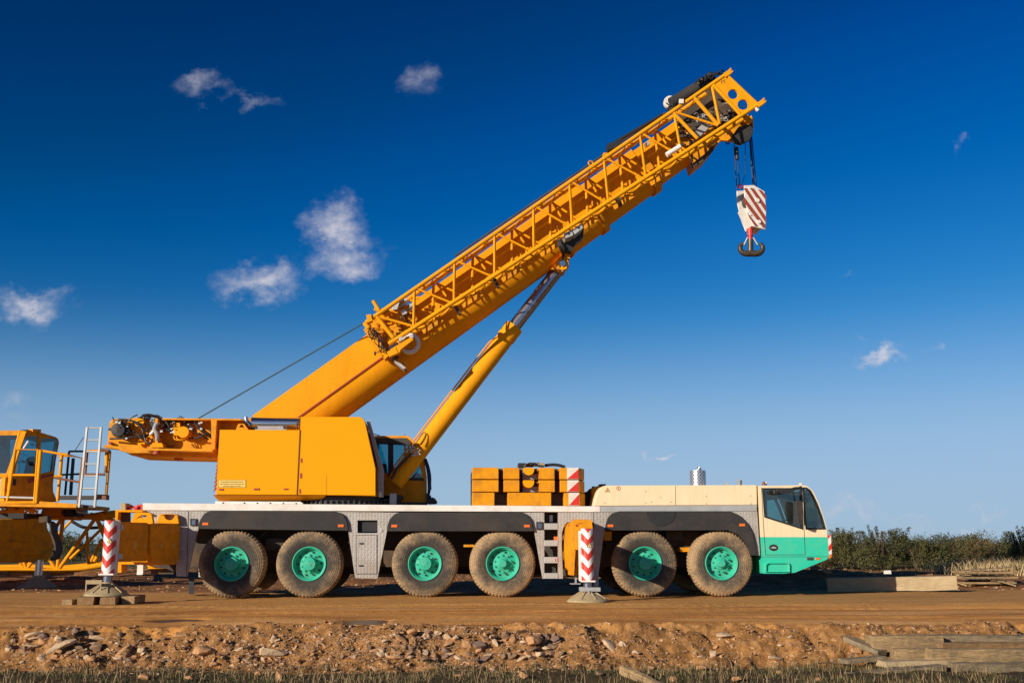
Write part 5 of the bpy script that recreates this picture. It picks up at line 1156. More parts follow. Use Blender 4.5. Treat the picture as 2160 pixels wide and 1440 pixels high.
bb = MB(); bb.prism([v8(820,1130),v8(1380,1130),v8(1380,1185),v8(820,1185)], Y2+.6, Y2+.9, ref=Y2+.6); p2(bb, 'platform_beam', DRK, plf)
bb = MB(); bb.prism([v8(1390,1110),v8(1535,1115),v8(1530,1190),v8(1390,1180)], YP+.2, YP+.5, ref=YP+.2); p2(bb, 'end_beam', RSB, plf)
def rail(pts, r, m_, y): bb = MB(); bb.path([P(*v8(*q),y) for q in pts], r, 8); return p2(bb, 'guard_rail', m_, plf, ang=50)
rail([(0,1150),(505,1165)], .035, LGRY, YP); rail([(120,1170),(225,465),(555,465),(500,1240),(110,1225),(120,1170)], .045, YEL, YP); rail([(185,832),(520,832)], .035, YEL, YP)
rail([(590,470),(525,1240)], .05, YEL, YP); rail([(600,480),(830,520),(980,540)], .035, YEL, Y2-.4); rail([(895,545),(835,1210)], .045, YEL, Y2-.4)
rail([(980,540),(1190,590),(1120,1280)], .03, RSB, YP+.1); rail([(785,870),(1150,935)], .03, RSB, YP+.2); rail([(785,850),(900,850)], .03, YEL, YP+.2)
rail([(1000,490),(940,1120)], .035, GRN, Y2+1.4); rail([(1060,590),(1020,1120)], .05, GRN, Y2+1.4); rail([(1000,490),(1240,490)], .03, GRN, Y2+1.4); rail([(880,830),(1190,815)], .03, GRN, Y2+1.4); rail([(830,560),(1060,560)], .02, YEL, Y2)
rail([(1260,500),(1235,820),(1520,825)], .04, RSB, Y2+.6); rail([(1270,490),(1430,480),(1590,490),(1530,1190)], .04, YELD, YP+.3); rail([(1545,490),(1545,700)], .055, YEL, YP+.5); rail([(1540,700),(1525,800)], .05, RSB, YP+.5)
rail([(1450,460),(1590,490)], .04, RSB, YP+.1); rail([(1110,1290),(1385,1300)], .04, DRK, YP)
bb = MB(); bb.cyl(P(*v8(1210,285),YP),P(*v8(1070,500),Y2), .01, 5); p2(bb, 'guy_wire', CRK, plf)
# aluminium ladder
bb = MB()
for (a_,b_) in (((1262,140),(1145,1300)),((1465,140),(1370,1300))): bb.beam(P(*v8(*a_),YP-.15), P(*v8(*b_),YP-.15), .05, .08, up=Vector((1,0,0)))
ld = p2(bb, 'ladder', LGRY, bevel=.004)
for y in (152,325,495,672,845,1025): bb = MB(); k = (y-140)/1160; x0 = 1262-117*k; x1 = 1465-95*k; bb.cyl(P(*v8(x0,y),YP-.15), P(*v8(x1,y),YP-.15), .022, 10); p2(bb, 'rung', LGRY, ld)
# lower machinery
bb = MB(); bb.prism([(68,1068),(108,1066),(108,1085),(62,1084)], Y2+1.0, Y2+2.2, ref=Y2+.2); p2(bb, 'machine_body', YEL, bevel=.02)
bb = MB(); bb.prism([(116,1068),(142,1068),(142,1088),(112,1088)], Y2+1.0, Y2+2.0, ref=Y2+.2); bb.prism([(-70,1080),(60,1082),(62,1096),(-70,1096)], Y2, Y2+1.4, ref=Y2); p2(bb, 'engine_block', BLK, bevel=.02)
bb = MB()
for i in range(26): x = rnd.uniform(-5,68); pts = [P(x,1077+rnd.uniform(-5,6),Y2-.2),P(x+8,1075+rnd.uniform(-5,6),Y2-.25),P(x+18,1078+rnd.uniform(-5,6),Y2-.2)]; bb.path(smooth(pts,4), .03, 6)
p2(bb, 'engine_pipe', YELD)
bb = MB(); bb.rect(150,1072,182,1075,Y2+1,Y2+1.4); bb.prism([(150,1074),(178,1080),(178,1083),(152,1079)], Y2+1, Y2+1.4); bb.rect(157,1080,160,1092,Y2+1,Y2+1.1); p2(bb, 'folding_step', LGRY)
bb = MB(); YB = Y2-1.2; h0 = P(104,1150,YB+.8); HPL = (h0.x,h0.y,1.25); bb.pslab([(-40,1094),(80,1093),(100,1096),(100,1110),(106,1130),(112,1150),(110,1170),(104,1180),(96,1185),(-40,1186)], HPL, 0, .6); oh = p2(bb, 'outrigger_housing', YELD, bevel=.03)
bb = MB(); bq = MB(); bq.pslab([(24,1127),(24,1142),(72,1142),(72,1127)],HPL,-.04,.0); bq.pslab([(40,1162),(40,1170),(92,1170),(92,1162)],HPL,-.06,.0); p2(bq, 'housing_plate', YELD, oh, bevel=.01); bb.prism([(82,1090),(100,1087),(100,1100),(82,1102)], YB-.1, YB+.2); bb.prism([(98,1098),(104,1108),(106,1128),(114,1150),(112,1170),(102,1182),(112,1178),(118,1160),(116,1142),(108,1124),(106,1104)], YB-.03, YB+.5); p2(bb, 'housing_rib', CHA, oh)
bb = MB(); bb.rect(17,1082,50,1093,YB-.1,YB+.3); p2(bb, 'tool_tube', FND, oh)
q = P(80,1226,YB+.3); bb = MB(); bb.cyl((q.x,q.y,.3),(q.x,q.y,P(80,1180,YB+.3).z),.10,20); jk = p2(bb, 'jack_rod', STL, oh)
bb = MB(); bb.lathe([(.001,.34),(.14,.34),(.17,.26),(.5,.05),(.52,.0),(.001,.0)], (q.x,q.y,0), 'Z', 32); p2(bb, 'jack_foot', BEIG, jk)
bb = MB(); zt = P(0,1110,YB).z; bb.box(-16.5,-12.2,3.2,5.2,.75,1.75)  # unseen carrier body, added to throw shade on the ground at left
# wheels of the second crane, mostly out of frame
for x in (-3.2,): pass
p2(bb, 'unseen_carrier', YELD)
for (x,y) in ((-15.6,2.7),(-13.6,2.7)):
    w_ = copy_tree(WH[0], c2r, Vector((x,y,.735)) - ABS[c2r])
    if 'label' in w_: del w_['label']
# ================================================================ ground
rs = np.random.RandomState(3)
def vnoise(x, y, seed=0):
    xi = np.floor(x).astype(np.int64); yi = np.floor(y).astype(np.int64); xf = x-xi; yf = y-yi
    def h(a, b):
        n = (a*374761393 + b*668265263 + seed*1442695041) & 0x7fffffff; n = (n ^ (n >> 13))*1274126177 & 0x7fffffff; n = n ^ (n >> 16)
        return (n & 0xffff)/65535.0
    u = xf*xf*(3-2*xf); v = yf*yf*(3-2*yf)
    return (h(xi,yi)*(1-u)+h(xi+1,yi)*u)*(1-v)+(h(xi,yi+1)*(1-u)+h(xi+1,yi+1)*u)*v
def fbm(x, y, o=4, seed=0, g=.5):
    s = 0; a = 1; t = 0
    for i in range(o): s = s+a*vnoise(x*2**i, y*2**i, seed+i*17); t += a; a *= g
    return s/t-.5
def sst(a, b, x): t = np.clip((x-a)/(b-a),0,1); return t*t*(3-2*t)
def H(x, y):
    x = np.asarray(x, float); y = np.asarray(y, float)
    edge = -9.35 + .35*fbm(x*.45, x*0+3, 3, 5)*2 + .12*fbm(x*2.2, x*0+9, 2, 8)
    toe = edge - .85
    k = sst(toe, edge, y)                       # 0 grass strip, 1 road
    z = -.40*(1-k)
    # rubble roughness on the bank
    bank = sst(toe-.35, toe+.1, y)*(1-sst(edge-.05, edge+.3, y))
    z = z + bank*(.24*fbm(x*2.6, y*2.6, 4, 2) + .17*fbm(x*8, y*8, 5, 4, .68))
    z = z + (1-k)*(1-bank)*(.10*fbm(x*1.1, y*1.1, 4, 11)+.04*fbm(x*6,y*6,3,12))
    lip = np.exp(-((y-edge-.12)/.16)**2); z = z + lip*(.07+.08*fbm(x*1.7, y*1.7, 3, 6))
    # road: wheel ruts and ripples
    road = k*(1-sst(2.5, 4, y))
    z = z + road*(.035*fbm(x*.25, y*1.2, 3, 21)+.012*fbm(x*2.5, y*5, 3, 22)+.006*fbm(x*12,y*16,2,23))
    for (yc, wd, dp, fr, sd) in ((-3.1,.22,.035,.11,41),(-3.75,.20,.03,.13,42),(-5.3,.25,.045,.09,43),(-6.9,.22,.035,.1,44),(-8.1,.18,.03,.12,45)):
        c = yc + 1.6*fbm(x*fr, x*0+sd, 2, sd); t = (y-c)/wd
        z = z + road*(-dp*np.exp(-t**2) + dp*.55*np.exp(-(np.abs(t)-1.7)**2*3))*(.6+.8*vnoise(x*.6,x*0+sd,sd))*(1+.35*np.sin(x*26+sd)*np.exp(-t**2))
    z = z + road*.010*fbm(x*5, y*9, 4, 24, .6)
    # field behind: low mounds of dug earth
    back = sst(3.4, 6.0, y)
    z = z + back*(.30*np.maximum(fbm(x*.28, y*.28, 3, 31)+.12,0) + .12*fbm(x*1.3, y*1.3, 4, 33))
    md = np.exp(-((x-10.3)/4.2)**2-((y-7.5)/1.8)**2); z = z + md*(.42+.25*fbm(x*1.4,y*1.4,3,35))
    ml = np.exp(-((x+11)/5)**2-((y-13)/2.0)**2); z = z + ml*(.35+.25*fbm(x*1.4,y*1.4,3,36))
    far = sst(60, 300, y); z = z*(1-far)
    # puddle hollows
    for (px,py,rx,ry) in PUD:
        q = ((x-px)/rx)**2+((y-py)/ry)**2 + .8*fbm(x*2.2, y*2.2, 2, 51)
        near = 1-sst(2.2,3.4,q); z = z*(1-near)+near*np.maximum(z,-.012)
        w_ = 1-sst(.35,1.25,q); z = z*(1-w_)-.06*w_
    return z
def G0(px, py, z=0.0):
    d = Fw + Rt*((px-1080)/F_PX) + Up*((720-py)/F_PX); t = (z-CAM.z)/d.z; return CAM + d*t
PUD = []
for (a_,b_,y_) in ((296,440,1307.5),(708,830,1309)):
    p_ = G0(a_,y_); q_ = G0(b_,y_); PUD.append(((p_.x+q_.x)/2,(p_.y+q_.y)/2,(q_.x-p_.x)/2,.62))
xs = np.unique(np.concatenate([np.arange(-8.2,8.2,.033), np.arange(-16,-8.2,.12), np.arange(8.2,18,.12), np.arange(-45,-16,.7), np.arange(18,50,.7), np.array([-2500,-1200,-600,-300,-150,-90,-60,60,90,150,300,600,1200,2500.])]))
ys = np.unique(np.concatenate([np.arange(-13.4,-8.9,.033), np.arange(-8.9,2.5,.11), np.arange(2.5,17,.13), np.arange(17,60,.6), np.array([-60,-40,-30,-22,-18,-16,-15,-14.2,-13.7,64,70,80,95,120,160,220,320,500,800,1500,3000.])]))
X, Y = np.meshgrid(xs, ys); Z = H(X, Y); nx, ny = len(xs), len(ys)
def gridmesh(name, X, Y, Z, mats):
    ny, nx = X.shape; me = bpy.data.meshes.new(name); me.vertices.add(nx*ny); me.vertices.foreach_set('co', np.stack([X,Y,Z],-1).ravel())
    i = np.arange((nx-1)*(ny-1)); r = i//(nx-1); c = i % (nx-1); a = r*nx+c; q = np.stack([a,a+1,a+nx+1,a+nx],-1).ravel()
    n = len(i); me.loops.add(n*4); me.polygons.add(n); me.loops.foreach_set('vertex_index', q); me.polygons.foreach_set('loop_start', np.arange(n)*4); me.polygons.foreach_set('loop_total', np.full(n,4))
    me.polygons.foreach_set('use_smooth', np.ones(n,bool)); me.update(calc_edges=True); me.validate(); me.materials.append(mats); o = bpy.data.objects.new(name, me); COL.objects.link(o); return o
def ground_mat():
    m = bpy.data.materials.new('dirt_ground'); m.use_nodes = True; nt = m.node_tree; N = nt.nodes; K = nt.links; b = N['Principled BSDF']; b.inputs['Roughness'].default_value = .95; b.inputs['Specular IOR Level'].default_value = .2
    tc = N.new('ShaderNodeTexCoord'); sp = N.new('ShaderNodeSeparateXYZ'); K.new(tc.outputs['Object'], sp.inputs[0]); yv = sp.outputs[1]
    def nz(s, d=8, r=.6, scale=(1,1,1)):
        mp = N.new('ShaderNodeMapping'); mp.inputs['Scale'].default_value = scale; K.new(tc.outputs['Object'], mp.inputs[0]); n = N.new('ShaderNodeTexNoise'); n.inputs['Scale'].default_value = s; n.inputs['Detail'].default_value = d; n.inputs['Roughness'].default_value = r; K.new(mp.outputs[0], n.inputs['Vector']); return n.outputs[0]
    def ramp(f, stops):
        r = N.new('ShaderNodeValToRGB'); e = r.color_ramp.elements
        for i,(p,c) in enumerate(stops):
            x = e[i] if i < 2 else e.new(p); x.position = p; x.color = c+(1,)
        K.new(f, r.inputs[0]); return r.outputs[0]
    def mix(f, a, c):
        x = N.new('ShaderNodeMix'); x.data_type = 'RGBA'; K.new(f, x.inputs['Factor']); K.new(a, x.inputs['A']); K.new(c, x.inputs['B']); return x.outputs['Result']
    def band(lo, hi, src=None):
        r = N.new('ShaderNodeMapRange'); r.interpolation_type = 'SMOOTHSTEP'; r.inputs['From Min'].default_value = lo; r.inputs['From Max'].default_value = hi; K.new(src or yw, r.inputs['Value']); return r.outputs[0]
    wob = mth(nt, 'MULTIPLY', mth(nt, 'SUBTRACT', nz(.8,6,.6), .5), 1.1); yw = mth(nt, 'ADD', yv, wob)
    track = nz(1.0, 9, .65, (.22,1.5,1)); fine = nz(26, 10, .7); mid = nz(3.2, 9, .65)
    road = ramp(track, [(.30,(.34,.13,.028)),(.70,(.84,.46,.17)),(.5,(.62,.28,.072))])
    gravel = ramp(fine, [(.34,(.26,.12,.028)),(.70,(.86,.53,.21)),(.52,(.56,.285,.08))])
    # sandy gravel nearer the crane, redder worn clay nearer the viewer
    road = mix(mth(nt,'MULTIPLY',band(-5.2,-2.6),.75), road, gravel)
    road = mix(mth(nt,'MULTIPLY',band(.56,.72,nz(1.0,9,.75,(.5,3.2,1))),.8), road, ramp(mid,[(0.,(.50,.25,.09)),(1.,(.74,.46,.22))]))
    road = mix(mth(nt,'MULTIPLY',band(.52,.66,nz(.9,8,.7,(.3,1.9,1))),.75), road, ramp(mid,[(0.,(.20,.07,.014)),(1.,(.38,.15,.035))]))
    bank = ramp(nz(7,12,.75), [(.3,(.11,.045,.014)),(.75,(.62,.34,.14)),(.5,(.33,.155,.047))])
    grass = ramp(nz(9,10,.7), [(.3,(.03,.02,.008)),(.75,(.13,.085,.035)),(.5,(.065,.045,.018))])
    damp = None; field = ramp(nz(2.2,10,.75), [(.3,(.13,.05,.014)),(.75,(.60,.32,.13)),(.52,(.31,.13,.04))])
    farc = ramp(nz(.35,10,.75), [(.3,(.05,.055,.02)),(.75,(.22,.16,.07)),(.5,(.11,.09,.035))])
    c = mix(band(-10.45,-10.25), grass, bank); c = mix(band(-9.5,-9.15), c, road); c = mix(band(2.6,3.6), c, field); c = mix(band(17,26), c, farc)
    K.new(c, b.inputs['Base Color'])
    bp = N.new('ShaderNodeBump'); bp.inputs['Strength'].default_value = .8; bp.inputs['Distance'].default_value = .03
    K.new(mth(nt,'ADD',mth(nt,'MULTIPLY',fine,.7),mth(nt,'MULTIPLY',nz(90,4,.6),.35)), bp.inputs['Height']); K.new(bp.outputs[0], b.inputs['Normal']); return m
GM = ground_mat()
gr = gridmesh('ground', X, Y, Z, GM); tag(gr, kind='structure')
# puddles
WAT = bpy.data.materials.new('muddy_reflection_water'); WAT.use_nodes = True; wb_ = WAT.node_tree.nodes['Principled BSDF']; wb_.inputs['Base Color'].default_value = (.06,.028,.010,1); wb_.inputs['Roughness'].default_value = .3; wb_.inputs['Specular IOR Level'].default_value = .22  # brown base of the muddy water stands for the carrier's dark reflection
_n = WAT.node_tree.nodes.new('ShaderNodeTexNoise'); _n.inputs['Scale'].default_value = 14; _b = WAT.node_tree.nodes.new('ShaderNodeBump'); _b.inputs['Strength'].default_value = .05; _b.inputs['Distance'].default_value = .002; WAT.node_tree.links.new(_n.outputs[0], _b.inputs['Height']); WAT.node_tree.links.new(_b.outputs[0], wb_.inputs['Normal'])
for (px,py,rx,ry) in PUD:
    b = MB(); zc = float(H(px,py)); b.lathe([(.001,-.024),(1.5,-.024),(1.5,-.1),(.001,-.1)],(0,0,0),'Z',40); b.v = [(px+x_*rx,py+y_*ry,z_) for x_,y_,z_ in b.v]; o = b.build('water', WAT); tag(o, kind='structure')

def ray_ground(px, py):
    d = Fw + Rt*((px-1080)/F_PX) + Up*((720-py)/F_PX); t = np.linspace(9, 90, 9000); pts = np.array(CAM)[None] + t[:,None]*np.array(d)[None]
    h = H(pts[:,0], pts[:,1]); i = int(np.argmax(pts[:,2] <= h)); return Vector(pts[i]), t[i]/1.0

# ================================================================ rocks
RK = [mat('pale_quartz_stone', (.58,.41,.25), .8, var=.22, vscale=7, dirt=(.28,.14,.06), damt=.7, dscale=4, bump=.5, bscale=9),
      mat('orange_stone', (.52,.27,.115), .85, var=.25, vscale=7, dirt=(.2,.09,.04), damt=.6, dscale=4, bump=.5, bscale=9),
      mat('brown_slate_stone', (.25,.15,.085), .8, var=.3, vscale=8, dirt=(.36,.2,.09), damt=.7, dscale=5, bump=.5, bscale=12),
      mat('mauve_slate_stone', (.21,.13,.095), .8, var=.25, vscale=8, dirt=(.36,.2,.1), damt=.6, dscale=5, bump=.5, bscale=12)]
def rockmesh(seed, m_, flat=.5, lng=1.5):
    rr = random.Random(seed); bm = bmesh.new()
    for i in range(15):
        v = Vector((rr.gauss(0,1),rr.gauss(0,1),rr.gauss(0,1))).normalized()*rr.uniform(.8,1.05)
        bm.verts.new((max(-.85,min(.85,v.x))*lng*.5, v.y*.5, max(-.8,min(.8,v.z))*flat))
    bmesh.ops.convex_hull(bm, input=bm.verts); 
    for v in [v for v in bm.verts if not v.link_faces]: bm.verts.remove(v)
    bmesh.ops.bevel(bm, geom=[e for e in bm.edges], offset=.028, segments=1, affect='EDGES')
    bmesh.ops.triangulate(bm, faces=bm.faces[:]); bmesh.ops.subdivide_edges(bm, edges=[e for e in bm.edges if e.calc_length() > .25], cuts=1)
    for v in bm.verts: v.co += Vector((rr.uniform(-1,1),rr.uniform(-1,1),rr.uniform(-1,1)))*.014
    me = bpy.data.meshes.new('rock'); bm.to_mesh(me); bm.free(); me.materials.append(m_); me.polygons.foreach_set('use_smooth',[True]*len(me.polygons)); me.set_sharp_from_angle(angle=R(22)); me.update(); return me
PROTO = [[rockmesh(10*k+j, RK[k], (.22,.32,.45)[j % 3], (1.8,1.4,1.1)[j % 3]) for j in range(6)] for k in range(4)]
rr = random.Random(11)
def rock(px, py, wpx, ti, label, group=None, rotd=None, sink=.25, k=None, tilt=25, name='rock'):
    p, t = ray_ground(px, py); s = wpx*1.22*t/F_PX
    o = bpy.data.objects.new(name, PROTO[ti][rr.randrange(6) if k is None else k]); COL.objects.link(o)
    o.scale = (s*.62, s*.62*rr.uniform(.8,1.1), s*.62*rr.uniform(.85,1.15)); o.rotation_euler = (R(rr.uniform(-tilt,tilt)), R(rr.uniform(-tilt,tilt) if rotd is None else rotd), R(rr.uniform(0,360) if rotd is None else rr.uniform(-25,25)))
    o.location = p + Vector((0,.1*s,s*.15)); tag(o, label, 'rock', group); return o
big = [(260,1386,52,1,'upright orange boulder at the foot of the rubble bank on the left','U',None,2),(430,1386,62,1,'broad tan boulder with a dark shaded right side beside the grass','B',None,1),(125,1373,60,0,'long pale slab leaning at the foot of the bank near the left edge','S',-20,0),
       (68,1344,36,0,'white flat stone near the top of the bank at the far left','S',-10,0),(205,1354,40,0,'pale flat stone left of the upright orange boulder','S',8,0),(155,1336,34,3,'grey slate lump on the road edge at the left','B',None,1),
       (203,1372,40,2,'brown angular stone just left of the upright orange boulder','B',None,2),(123,1360,28,2,'dark brown rock behind the long pale slab','B',None,2),(575,1388,64,0,'long white slab lying at the bottom of the bank beside the grass','S',6,0),
       (578,1352,30,0,'rounded tan stone high on the bank above the long white slab','B',None,2),(423,1370,28,0,'pale block above the broad tan boulder','B',None,1),(845,1353,34,1,'elongated pink stone leaning on the bank left of the rock heap','S',38,0),
       (905,1340,34,2,'dark slab on top of the rock heap','S',30,1),(925,1340,30,0,'pale pink stone on the crest of the rock heap','B',None,1),(985,1366,36,1,'tall pink boulder in the middle of the rock heap','U',None,2),
       (1010,1371,46,3,'large mauve boulder in the rock heap','B',None,2),(1025,1358,34,1,'orange wedge leaning over the mauve boulder','S',45,0),(940,1378,30,3,'dark rounded stone low in the rock heap','B',None,2),(950,1385,30,0,'cream block at the bottom of the rock heap','B',None,1),
       (1045,1364,26,0,'thin pale shard right of the mauve boulder','U',70,0),(1124,1361,58,1,'broad orange stone right of the rock heap','B',None,2),(1137,1383,24,0,'small white block below the broad orange stone','B',None,1),(1165,1370,34,2,'rust brown slab beside the small white block','B',None,1),
       (1290,1372,44,0,'long tan shard lying steeply on the right part of the bank','S',50,0),(1315,1363,28,0,'pale flat stone above the long tan shard','S',15,1),(1318,1386,30,1,'flat orange stone at the foot of the right bank','S',5,0),(1345,1380,24,0,'cream stone pair edge at the foot of the right bank','B',None,1),
       (1530,1346,38,0,'whitish flat stone high on the bank below the front wheel','S',4,0),(1505,1383,26,0,'pale triangular stone at the foot of the bank below the driver cab','B',None,2),(1648,1366,26,0,'pale stone embedded in the clay bank left of the timber pile','B',None,1),
       (590,1435,46,1,'orange stone in the grass at the bottom edge','B',None,2),(303,1434,34,1,'brown stone half hidden in the grass on the left','B',None,1),(400,1436,30,1,'small tan stone in the grass left of the bottom orange stone','B',None,1),(450,1406,28,1,'flat ochre stone at the grass edge','S',0,1),(545,1424,22,1,'small round orange stone in the grass above the bottom orange stone','B',None,2),
       (1105,1430,30,1,'orange wedge stone in the grass below the rock heap','B',None,2),(968,1428,22,1,'small brown stone in the grass below the rock heap','B',None,1),(705,1415,20,0,'small pink stone in the grass beside the bank','B',None,1),(725,1390,26,2,'grey brown stone at the grass edge left of the rock heap','B',None,1),
       (1480,1413,30,1,'flat tan stone in the grass below the driver cab','S',0,1),(1645,1421,20,1,'small tan stone in the grass left of the timber pile','B',None,2),(1725,1436,18,1,'small tan stone at the bottom edge left of the timber pile','B',None,2),(1635,1392,32,0,'long pale stone at the grass edge left of the timber pile','S',5,0),(1555,1437,30,1,'flat orange stone at the bottom edge right of the plank','S',0,1),
       (1265,1424,24,2,'reddish stone in the grass left of the plank','B',None,1),(1420,1437,24,1,'orange stone beside the lower end of the plank','B',None,2),(1808,1380,34,1,'tan stone wedged under the left end of the timber pile','S',20,1),(1676,1250,14,1,'small tan stone on the road behind the front wheel','B',None,1)]
for (px,py,wp,ti,lb,kd,rt,kk) in big: rock(px,py,wp,ti,lb,'large stones along the bank',rt,k={0:0,1:1,2:2}[kk]+3*rr.randrange(2),tilt=18)
xs_ = []
for i in range(235):
    px = rr.uniform(0,1800); py = 1336+62*rr.random()**.8
    if px > 1200 and rr.random() < .62: px = rr.choice((rr.uniform(600,1180), rr.uniform(0,360), rr.gauss(960,110)))
    px = abs(px)
    wp = rr.choice((14,17,20,24,28,32)) if 780 < px < 1180 or px < 330 else rr.choice((11,13,16,20))
    rock(px,py,wp,rr.choice((0,0,1,1,2,2,3)),'small angular stone among many in the rubble bank below the road','small stones in the rubble bank')
def pebbles(name, n, fn, mats, label):
    vs=[];fs=[];mi=[]; o=0
    base = [[(v.co.x,v.co.y,v.co.z) for v in m_.vertices] for m_ in LOW]; bf = [[tuple(p.vertices) for p in m_.polygons] for m_ in LOW]
    V=[];F=[];MI=[]
    for i in range(n):
        x,y,s = fn(i); k = rr.randrange(len(LOW)); z = float(HS(x,y)); e = Matrix.Rotation(rr.uniform(0,6.28),3,'Z') @ Matrix.Rotation(rr.uniform(-1.0,1.0),3,'X')
        for c in base[k]: v = e @ (Vector(c)*s); V.append((v.x+x,v.y+y,v.z+z))
        for f in bf[k]: F.append(tuple(q+o for q in f)); MI.append(rr.choice((0,1,1,2,3,1,2)))
        o += len(base[k])
    me = bpy.data.meshes.new(name); me.from_pydata(V,[],F)
    for q in mats: me.materials.append(q)
    me.polygons.foreach_set('material_index', MI); me.update(); ob = bpy.data.objects.new(name, me); COL.objects.link(ob); tag(ob, label, 'gravel', kind='stuff'); return ob
LOW = []
for s in range(6):
    q = random.Random(90+s); bm = bmesh.new()
    for i in range(8): v = Vector((q.gauss(0,1),q.gauss(0,1),q.gauss(0,1))).normalized(); bm.verts.new((v.x*.7,v.y*.45,v.z*.3))
    bmesh.ops.convex_hull(bm, input=bm.verts); [bm.verts.remove(v) for v in [v for v in bm.verts if not v.link_faces]]
    me = bpy.data.meshes.new('pebble'); bm.to_mesh(me); bm.free(); LOW.append(me)
# fast height lookup
_ix = np.searchsorted; 
def HS(x, y):
    i = min(max(int(np.searchsorted(xs,x))-1,0),nx-2); j = min(max(int(np.searchsorted(ys,y))-1,0),ny-2)
    u = (x-xs[i])/(xs[i+1]-xs[i]); v = (y-ys[j])/(ys[j+1]-ys[j]); return (Z[j,i]*(1-u)+Z[j,i+1]*u)*(1-v)+(Z[j+1,i]*(1-u)+Z[j+1,i+1]*u)*v
def fb(i):
    x = rr.uniform(-8,8)
    if x > 1.5 and rr.random() < .55: x = rr.gauss(-.5,1.6)
    return x, rr.gauss(-9.8,.33), rr.uniform(.014,.04)*(2.3 if rr.random()<.13 else 1)
pebbles('gravel', 15000, fb, RK, 'loose gravel covering the rubble bank')
def fr(i): return rr.uniform(-9,12), rr.uniform(-9.2,-1), rr.uniform(.005,.014)*(2 if rr.random()<.02 else 1)
pebbles('gravel', 5000, fr, RK, 'fine gravel scattered over the dirt road')
def fm(i): x = rr.uniform(-16,18); return x, rr.uniform(3,22), rr.uniform(.03,.10)*(1.8 if rr.random()<.06 else 1)
pebbles('gravel', 5000, fm, RK, 'broken stones and clods over the ground behind the cranes')

# ================================================================ grass
def blades(name, n, fn, mats, label, wd=.004):
    V = np.zeros((n*5,3)); F=[]; MI=[]
    q = np.random.RandomState(len(name)+n)
    for i in range(n):
        x,y,h,mi = fn(q); z = HS(x,y)-.01; a = q.uniform(0,6.283); l = q.uniform(.15,.8)*h; b_ = q.uniform(0,6.283); w_ = wd*q.uniform(.6,1.4)
        dx,dy = math.cos(a)*w_, math.sin(a)*w_; lx,ly = math.cos(b_)*l, math.sin(b_)*l
        V[i*5] = (x-dx,y-dy,z); V[i*5+1] = (x+dx,y+dy,z); V[i*5+2] = (x-dx*.7+lx*.35,y-dy*.7+ly*.35,z+h*.6); V[i*5+3] = (x+dx*.7+lx*.35,y+dy*.7+ly*.35,z+h*.6); V[i*5+4] = (x+lx,y+ly,z+h*q.uniform(.75,1))
        o = i*5; F += [(o,o+1,o+3,o+2),(o+2,o+3,o+4)]; MI += [mi,mi]
    me = bpy.data.meshes.new(name); me.from_pydata(V.tolist(),[],F)
    for m_ in mats: me.materials.append(m_)
    me.polygons.foreach_set('material_index', MI); me.update(); ob = bpy.data.objects.new(name, me); COL.objects.link(ob); tag(ob, label, 'grass', kind='stuff')
def leafm(name, col, tr=.25):
    m = mat(name, col, .7, var=.35, vscale=1.3); return m
GA, GB, GC, GD = leafm('dry_grass_blade',(.27,.18,.08)), leafm('green_grass_blade',(.045,.065,.012)), leafm('dead_grass_blade',(.10,.065,.03)), leafm('olive_grass_blade',(.085,.07,.018))
def fg(q):
    x = q.uniform(-6.5,6.8); y = q.uniform(-13.2,-10.05) + .2*q.normal()
    g = vnoise(np.array(x*.9),np.array(y*.9+7),77) ; mi = q.choice([0,1,2,3], p=[.06,.42,.22,.30] if g > .42 else [.16,.18,.40,.26])
    cl = vnoise(np.array(x*2.3),np.array(y*3.1),78)
    if cl < .36 and q.uniform() < .75: return x,y,.012,2
    h = q.uniform(.015,.02+.09*cl*cl) if q.uniform() > .07 else q.uniform(.08,.2)
    if h > .1: mi = 0
    return x,y,h,mi
blades('grass', 60000, fg, [GA,GB,GC,GD], 'short dry and green grass along the bottom of the picture', .0035)
def ft(q):
    k = q.randint(0,3); cx = (20.6,22.2,24.0)[k]; x = cx+q.normal()*(.8,.8,1.0)[k]; return x, q.uniform(15,19), q.uniform(.2,.8), int(q.choice([0,0,0,3]))
blades('grass', 3600, ft, [leafm('pale_straw_blade',(.52,.37,.18)),GB,GC,GD], 'tall pale dry grass in front of the shrubs on the right', .012)
def fd(q): return q.uniform(-24,34), q.uniform(12,32), q.uniform(.05,.16), int(q.choice([0,0,3,1]))
blades('grass', 5000, fd, [GA,GB,GC,GD], 'scrubby grass over the field behind the cranes', .012)

